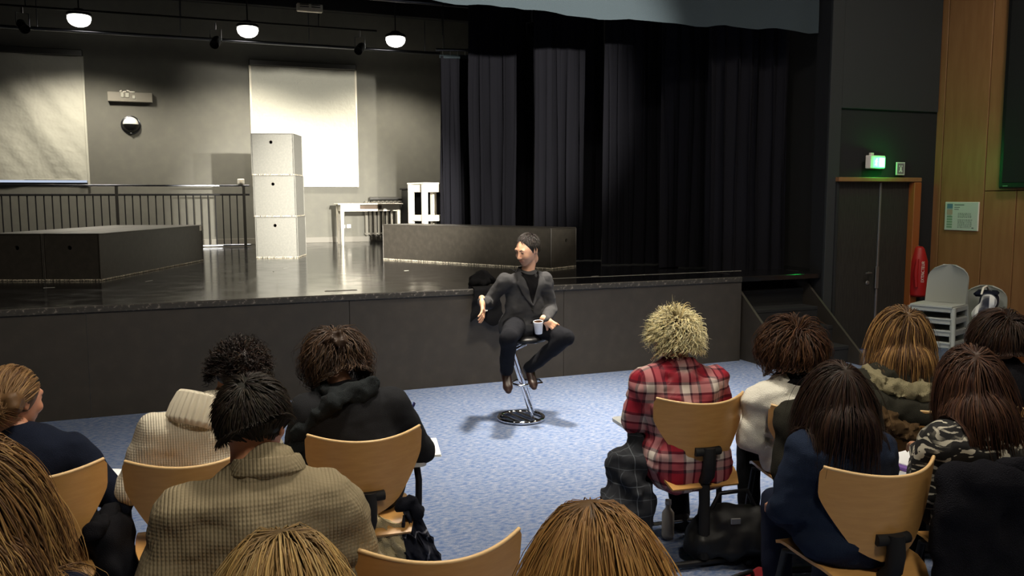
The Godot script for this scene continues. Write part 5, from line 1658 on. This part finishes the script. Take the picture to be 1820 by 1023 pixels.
	hair(t, P, {"n": 2300, "len": 0.28, "seg": 9, "r": 0.0024, "cols": [lin(42, 29, 24), lin(32, 22, 19), lin(54, 37, 28)], "lift": 0.12, "grav": 0.35, "vol": 0.012, "low": -0.5, "front": -0.3, "seed": 19, "wide": 0.98})

	var zb := Image.create(256, 256, false, Image.FORMAT_RGB8)
	var zn := noise(0.018, 71, 2)
	for x in 256:
		for y in 256:
			var q := sin(y * TAU / 256.0 * 8.0 + zn.get_noise_2d(x * 0.45, y * 0.7) * 7.0) + zn.get_noise_2d(x * 1.2 + 300, y * 2.5) * 0.9
			zb.set_pixel(x, y, Color8(196, 190, 172) if q > 0.68 else Color8(20, 19, 20))
	var zm := tri(mat(Color.WHITE, 0.85), Vector3.ONE * 2.9)
	zm.albedo_texture = ImageTexture.create_from_image(zb)
	P = {"head": V(-0.07, 1.088, -0.06), "neck": V(-0.08, 0.96, 0.02), "hip": V(0, 0.56, 0.005), "shl": V(-0.235, 0.885, 0.05), "shr": V(0.13, 0.87, 0.03), "ell": V(-0.26, 0.68, 0.0), "elr": V(0.28, 0.62, -0.1), "hr": V(-8, -12, 0), "top": zm, "topname": "zebra_top", "legs": blackcloth, "off": 0.022, "w": 1.02, "wrinkle": 0.018}
	t = person("woman in a black and white zebra-striped top with long brown hair", V(2.88, 0, -2.26), -18, P)
	hair(t, P, {"n": 2500, "len": 0.36, "seg": 10, "r": 0.0025, "cols": [lin(66, 44, 34), lin(50, 33, 26), lin(84, 56, 40), lin(58, 38, 30)], "lift": 0.12, "grav": 0.32, "vol": 0.026, "low": -0.5, "front": -0.3, "seed": 20, "wide": 1.08, "pull": P.head + V(0.35, -0.4, 0.05), "pullw": 0.25})

	# third row, heads at the bottom edge
	P = {"head": V(0.0, 1.126, -0.1), "hr": V(-6, 0, 0), "top": navy, "off": 0.03}
	t = person("person at the bottom edge before the beige pullover, only the fair crown showing", V(0.14, 0, -1.3), 0, P)
	hair(t, P, {"vary": 0.1, "n": 4600, "crown": V(0, 1, -0.15), "len": 0.2, "seg": 6, "r": 0.0016, "cols": [lin(190, 156, 96), lin(166, 132, 78), lin(206, 176, 118), lin(148, 116, 70)], "root": lin(104, 82, 50), "cap": lin(84, 64, 38), "rootmix": 1.1, "lift": 0.06, "grav": 0.4, "vol": 0.014, "low": -0.5, "front": -0.6, "seed": 21})
	P = {"head": V(0.0, 1.159, -0.09), "hr": V(-6, 3, 0), "top": navy, "off": 0.03}
	t = person("woman with long straight fair hair at the bottom edge, right of the empty chair", V(0.64, 0, -1.16), 0, P)
	hair(t, P, {"vary": 0.1, "n": 6500, "crown": V(0, 1, -0.1), "len": 0.34, "seg": 8, "r": 0.0014, "cols": [lin(176, 130, 72), lin(150, 106, 56), lin(198, 154, 92), lin(132, 94, 52), lin(186, 142, 82)], "root": lin(96, 68, 40), "cap": lin(86, 62, 36), "rootmix": 0.9, "lift": 0.02, "grav": 0.4, "vol": 0.01, "low": -0.5, "front": -0.6, "seed": 22, "wide": 0.95})
	P = {"head": V(-0.04, 1.16, -0.1), "hr": V(-10, -25, 0), "neck": V(-0.02, 1.01, 0.0), "shr": V(0.14, 0.93, 0.0), "shl": V(-0.2, 0.94, 0), "top": cloth(Color8(26, 30, 46), 12.0, 0.25), "off": 0.03}
	t = person("person with loose light brown hair and navy jumper at the lower left corner", V(-0.39, 0, -1.92), 0, P)
	hair(t, P, {"n": 2300, "len": 0.36, "seg": 11, "r": 0.0021, "cols": [lin(120, 88, 52), lin(96, 70, 42), lin(150, 118, 72), lin(84, 60, 38)], "lift": 0.2, "grav": 0.3, "vol": 0.04, "low": -0.5, "front": -0.5, "curl": 0.009, "freq": 0.8, "seed": 23, "wide": 1.1, "pull": P.head + V(0.3, -0.3, 0.1), "pullw": 0.25})


func coat(called: String, label: String, at: Vector3, turn: float, m: Material, wd: float, top: float, bot: float, sd: int) -> Node3D:  # a coat hung over a chair back
	var t := thing(called, label, "coat", at, turn)
	var s := Sdf.new(V(-wd - 0.1, bot - 0.08, -0.2), V(wd + 0.1, top + 0.1, 0.25), 0.012)
	s.cap(V(-wd + 0.05, top, -0.01), V(wd - 0.05, top, -0.01), 0.04, 0.04, 0.03)
	for i in 7:
		var x := (i / 3.0 - 1.0) * (wd - 0.07)
		s.cap(V(x, top - 0.03, 0.01), V(x * 1.08, bot + 0.03 * (i % 2), 0.035 + 0.02 * sin(i * 2.0 + sd)), 0.05, 0.068, 0.05)
	for x: float in [-1.0, 1.0]:
		s.cap(V(x * (wd - 0.02), top - 0.03, 0.02), V(x * wd, lerpf(top, bot, 0.8), 0.05), 0.045, 0.05, 0.03)
	s.rough(noise(5.0, sd, 2), 0.03)
	part("shell", s.into(G()), m, t)
	s = Sdf.new(V(-0.25, top - 0.1, -0.15), V(0.25, top + 0.12, 0.15), 0.011)
	s.cap(V(-0.13, top + 0.03, 0.01), V(0.13, top + 0.03, 0.01), 0.032, 0.032, 0.02).rough(noise(10.0, sd + 1, 2), 0.02)
	part("collar", s.into(G()), m, t)
	return t


func class_things() -> void:
	coat("coat", "dark green coat hung over the chair of the woman in the white blouse", V(2.8, 0, -3.05), -16.0, cloth(Color8(44, 43, 37), 9.0, 0.3), 0.24, 0.83, 0.3, 41)
	coat("coat", "black padded coat hung over the chair of the woman in the zebra top", V(2.8, 0, -2.02), -20.0, cloth(Color8(20, 20, 26), 8.0, 0.4), 0.34, 0.82, 0.2, 42)
	coat("coat", "black coat hanging down beside the leftmost front-row chair", V(-0.31, 0, -3.48), 75.0, cloth(Color8(18, 18, 22), 10.0, 0.2), 0.1, 0.56, 0.08, 44)
	var t := thing("lined_coat", "cream-lined navy check coat hanging from the front-row chair beside its black spine", "coat", V(0.83, 0, -3.4), -6.0)
	var nz := noise(4.0, 44, 2)
	var rows := []
	for j in 15:
		var row := PackedVector3Array()
		for i in 9:
			var a := i / 8.0
			var y := lerpf(0.47, 0.08, j / 14.0)
			row.append(V(-0.2 + a * (0.2 + 0.006 * j) - 0.003 * j, y + 0.03 * sin(a * 5.0) * (1.0 - j / 14.0), 0.05 + nz.get_noise_2d(a * 2.0, y * 3.0) * 0.06))
		rows.append(row)
	part("lining", G().sheet(rows, 0.012), cloth(Color8(206, 190, 150), 9.0, 0.4), t, "cream lining")
	var ck := Image.create(64, 64, false, Image.FORMAT_RGB8)
	ck.fill(Color8(18, 22, 38))
	for q: Rect2i in [Rect2i(0, 30, 64, 2), Rect2i(30, 0, 2, 64)]: ck.fill_rect(q, Color8(150, 150, 156))
	var cm := tri(mat(Color.WHITE, 0.9), Vector3.ONE * 4.0)
	cm.albedo_texture = ImageTexture.create_from_image(ck)
	rows = []
	for j in 15:
		var row := PackedVector3Array()
		for i in 9:
			var a := i / 8.0
			var y := lerpf(0.52, 0.05, j / 14.0)
			row.append(V(0.01 + a * (0.06 + 0.013 * j) + 0.001 * j, y - 0.02 * a, 0.04 - a * 0.05 + nz.get_noise_2d(a * 2.0 + 5.0, y * 3.0) * 0.07))
		rows.append(row)
	part("check_cloth", G().sheet(rows, 0.012), cm, t, "navy checked cloth")
	var s := Sdf.new(V(-0.12, 0.4, -0.12), V(0.16, 0.62, 0.14), 0.01)
	s.cap(V(-0.01, 0.5, 0.03), V(0.05, 0.53, 0.02), 0.022, 0.024, 0.02).cap(V(0.05, 0.53, 0.02), V(0.08, 0.47, 0.02), 0.024, 0.028, 0.02).rough(noise(12.0, 5, 2), 0.02)
	part("sleeve_end", s.into(G()), cloth(Color8(20, 22, 30), 10.0), t)
	# dark checked coat spilling at the left of the plaid shirt
	t = thing("checked_coat", "dark checked coat bunched beside the plaid shirt, spilling left off the seat", "coat", V(2.02, 0, -3.62), -10.0)
	s = Sdf.new(V(-0.3, 0.0, -0.3), V(0.3, 0.75, 0.3), 0.012)
	s.cap(V(0.1, 0.6, 0.0), V(0.02, 0.45, 0.02), 0.06, 0.09, 0.05).cap(V(0.02, 0.45, 0.02), V(-0.03, 0.2, 0.05), 0.1, 0.1, 0.05).cap(V(0.05, 0.3, 0.08), V(0.08, 0.05, 0.1), 0.09, 0.07, 0.05).cap(V(-0.04, 0.27, 0.0), V(-0.2, 0.22, 0.02), 0.05, 0.04, 0.04)
	s.rough(noise(7.0, 46, 2), 0.045)
	var dk := tri(mat(Color.WHITE, 0.9), Vector3.ONE * 7.0)
	var di := Image.create(64, 64, false, Image.FORMAT_RGB8)
	di.fill(Color8(24, 27, 34))
	for q: Rect2i in [Rect2i(0, 10, 64, 2), Rect2i(0, 40, 64, 1), Rect2i(12, 0, 2, 64), Rect2i(44, 0, 1, 64)]: di.fill_rect(q, Color8(84, 90, 96))
	dk.albedo_texture = ImageTexture.create_from_image(di)
	part("cloth", s.into(G()), dk, t)
	# bags on the floor
	t = thing("black_bag", "black shoulder bag on the floor under the chair of the plaid shirt", "bag", V(2.5, 0, -3.35), -15.0)
	s = Sdf.new(V(-0.3, 0.0, -0.25), V(0.3, 0.45, 0.25), 0.012)
	s.cap(V(-0.14, 0.12, 0), V(0.14, 0.12, 0), 0.1, 0.1, 0.04).cap(V(-0.1, 0.22, 0), V(0.1, 0.22, 0), 0.07, 0.07, 0.05).rough(noise(7.0, 47, 2), 0.025)
	part("body", s.into(G()), M.rubber, t)
	part("strap", G().tube([V(-0.13, 0.24, 0), V(-0.08, 0.36, 0.02), V(0.06, 0.37, 0.02), V(0.13, 0.24, 0)], 0.011, 6), M.black, t)
	part("buckle", G().box(V(-0.02, 0.24, 0.085), V(0.05, 0.03, 0.01), 0.003), M.steel, t)
	t = thing("red_bag", "dark red bag lying on the floor in the lower middle", "bag", V(2.17, 0, -2.9), 10.0)
	s = Sdf.new(V(-0.35, -0.02, -0.3), V(0.35, 0.3, 0.3), 0.012)
	s.cap(V(-0.16, 0.08, 0), V(0.16, 0.08, 0.02), 0.08, 0.08, 0.05).cap(V(-0.1, 0.1, 0.07), V(0.12, 0.1, 0.08), 0.07, 0.06, 0.04).rough(noise(7.0, 48, 3), 0.03)
	part("body", s.into(G()), M.cardred, t)
	part("handle", G().tube([V(-0.1, 0.16, 0.02), V(-0.06, 0.2, 0.05), V(0.06, 0.2, 0.05), V(0.1, 0.16, 0.02)], 0.01, 6), M.black, t)
	t = thing("water_bottle", "small pale bottle standing by the black bag under the front row", "bottle", V(2.36, 0, -3.72))
	part("body", G().lathe([Vector2(0.0, 0.19), Vector2(0.014, 0.19), Vector2(0.014, 0.165), Vector2(0.032, 0.14), Vector2(0.033, 0.02), Vector2(0.028, 0.0), Vector2(0.0, 0.0)], 20), M.cream, t)
	part("cap", G().lathe([Vector2(0.0, 0.21), Vector2(0.016, 0.21), Vector2(0.017, 0.185), Vector2(0.0, 0.185)], 16), M.white, t)
	# papers, notebook, pen on the writing tablets
	whole("paper_sheet", G().box(V(0, 0.001, 0), V(0.21, 0.002, 0.297)), M.paper, "white sheet of paper on the tablet of the leftmost front-row chair", "paper", V(-0.33, 0.5955, -3.93), -28.0)
	t = thing("note_pad", "white note pad on the tablet at the black jacket's right elbow", "note pad", V(1.04, 0.595, -3.87), -12.0)
	part("pages", G().box(V(0, 0.006, 0), V(0.2, 0.01, 0.28), 0.002), M.paper, t)
	part("cover", G().box(V(0, 0.0008, 0), V(0.206, 0.0016, 0.286)), M.tablet, t)
	t = thing("pen", "dark blue pen upright in the writing hand of the woman in the black jacket", "pen", V(0.98, 0.7, -3.92))
	t.rotation_degrees = V(-20, 0, -32)
	part("barrel", G().tube([V(0, 0.01, 0), V(0, 0.13, 0)], 0.0055, 8), M.blue, t)
	part("tip", G().tube([V(0, 0.01, 0), V(0, 0.0, 0)], [0.005, 0.001], 8), M.steel, t)
	part("clip", G().box(V(0.007, 0.11, 0), V(0.002, 0.04, 0.004)), M.blue, t)
	t = thing("notebook", "open purple-edged notebook beside the zebra top", "notebook", V(3.06, 0.595, -2.74), 10.0)
	part("cover", G().box(V(0, 0.008, 0), V(0.24, 0.016, 0.34), 0.003), M.purple, t)
	part("pages", G().box(V(0.01, 0.019, 0), V(0.2, 0.008, 0.31), 0.002), M.paper, t)


# ---------------------------------------------------------------- numbers of the lights
const STAGE_LAMP := 11.0
# place, aim, energy, half angle, lens radius, falloff to the rim
const BEAMS := [
	[Vector3(2.35, 3.07, 0.6), Vector3(2.25, 1.2, -17.0), 800.0, 8.6, 0.07, 0.9],
	[Vector3(3.4, 3.07, 0.6), Vector3(3.5, 2.85, -17.0), 185.0, 12.2, 0.07, 0.6],
]
# place, energy, side, what it hangs over, half angle of the beam (0: spreads to all sides)
const HOUSE := [
	[Vector3(2.8, 5.3, -6.2), 66.0, 0.4, "the presenter", 27.0],
	[Vector3(1.0, 5.3, -5.0), 24.0, 0.4, "the carpet before the stage", 32.0],
	[Vector3(4.5, 5.3, -5.3), 70.0, 0.4, "the foot of the stage", 33.0],
	[Vector3(6.8, 5.3, -4.6), 8.0, 0.6, "the right of the hall", 0.0],
	[Vector3(1.6, 5.3, -3.3), 16.0, 0.8, "the front row", 0.0],
	[Vector3(-1.0, 5.3, -4.6), 2.5, 0.6, "the left of the hall", 0.0],
	[Vector3(1.0, 5.3, 0.6), 11.0, 0.6, "the rear seats", 0.0],
	[Vector3(5.0, 5.3, 0.6), 3.5, 0.6, "the rear right seats", 0.0],
]


func _ready() -> void:
	setup()
	make_materials()
	lamps()
	room()
	stage_things()
	right_side()
	audience()
	class_things()
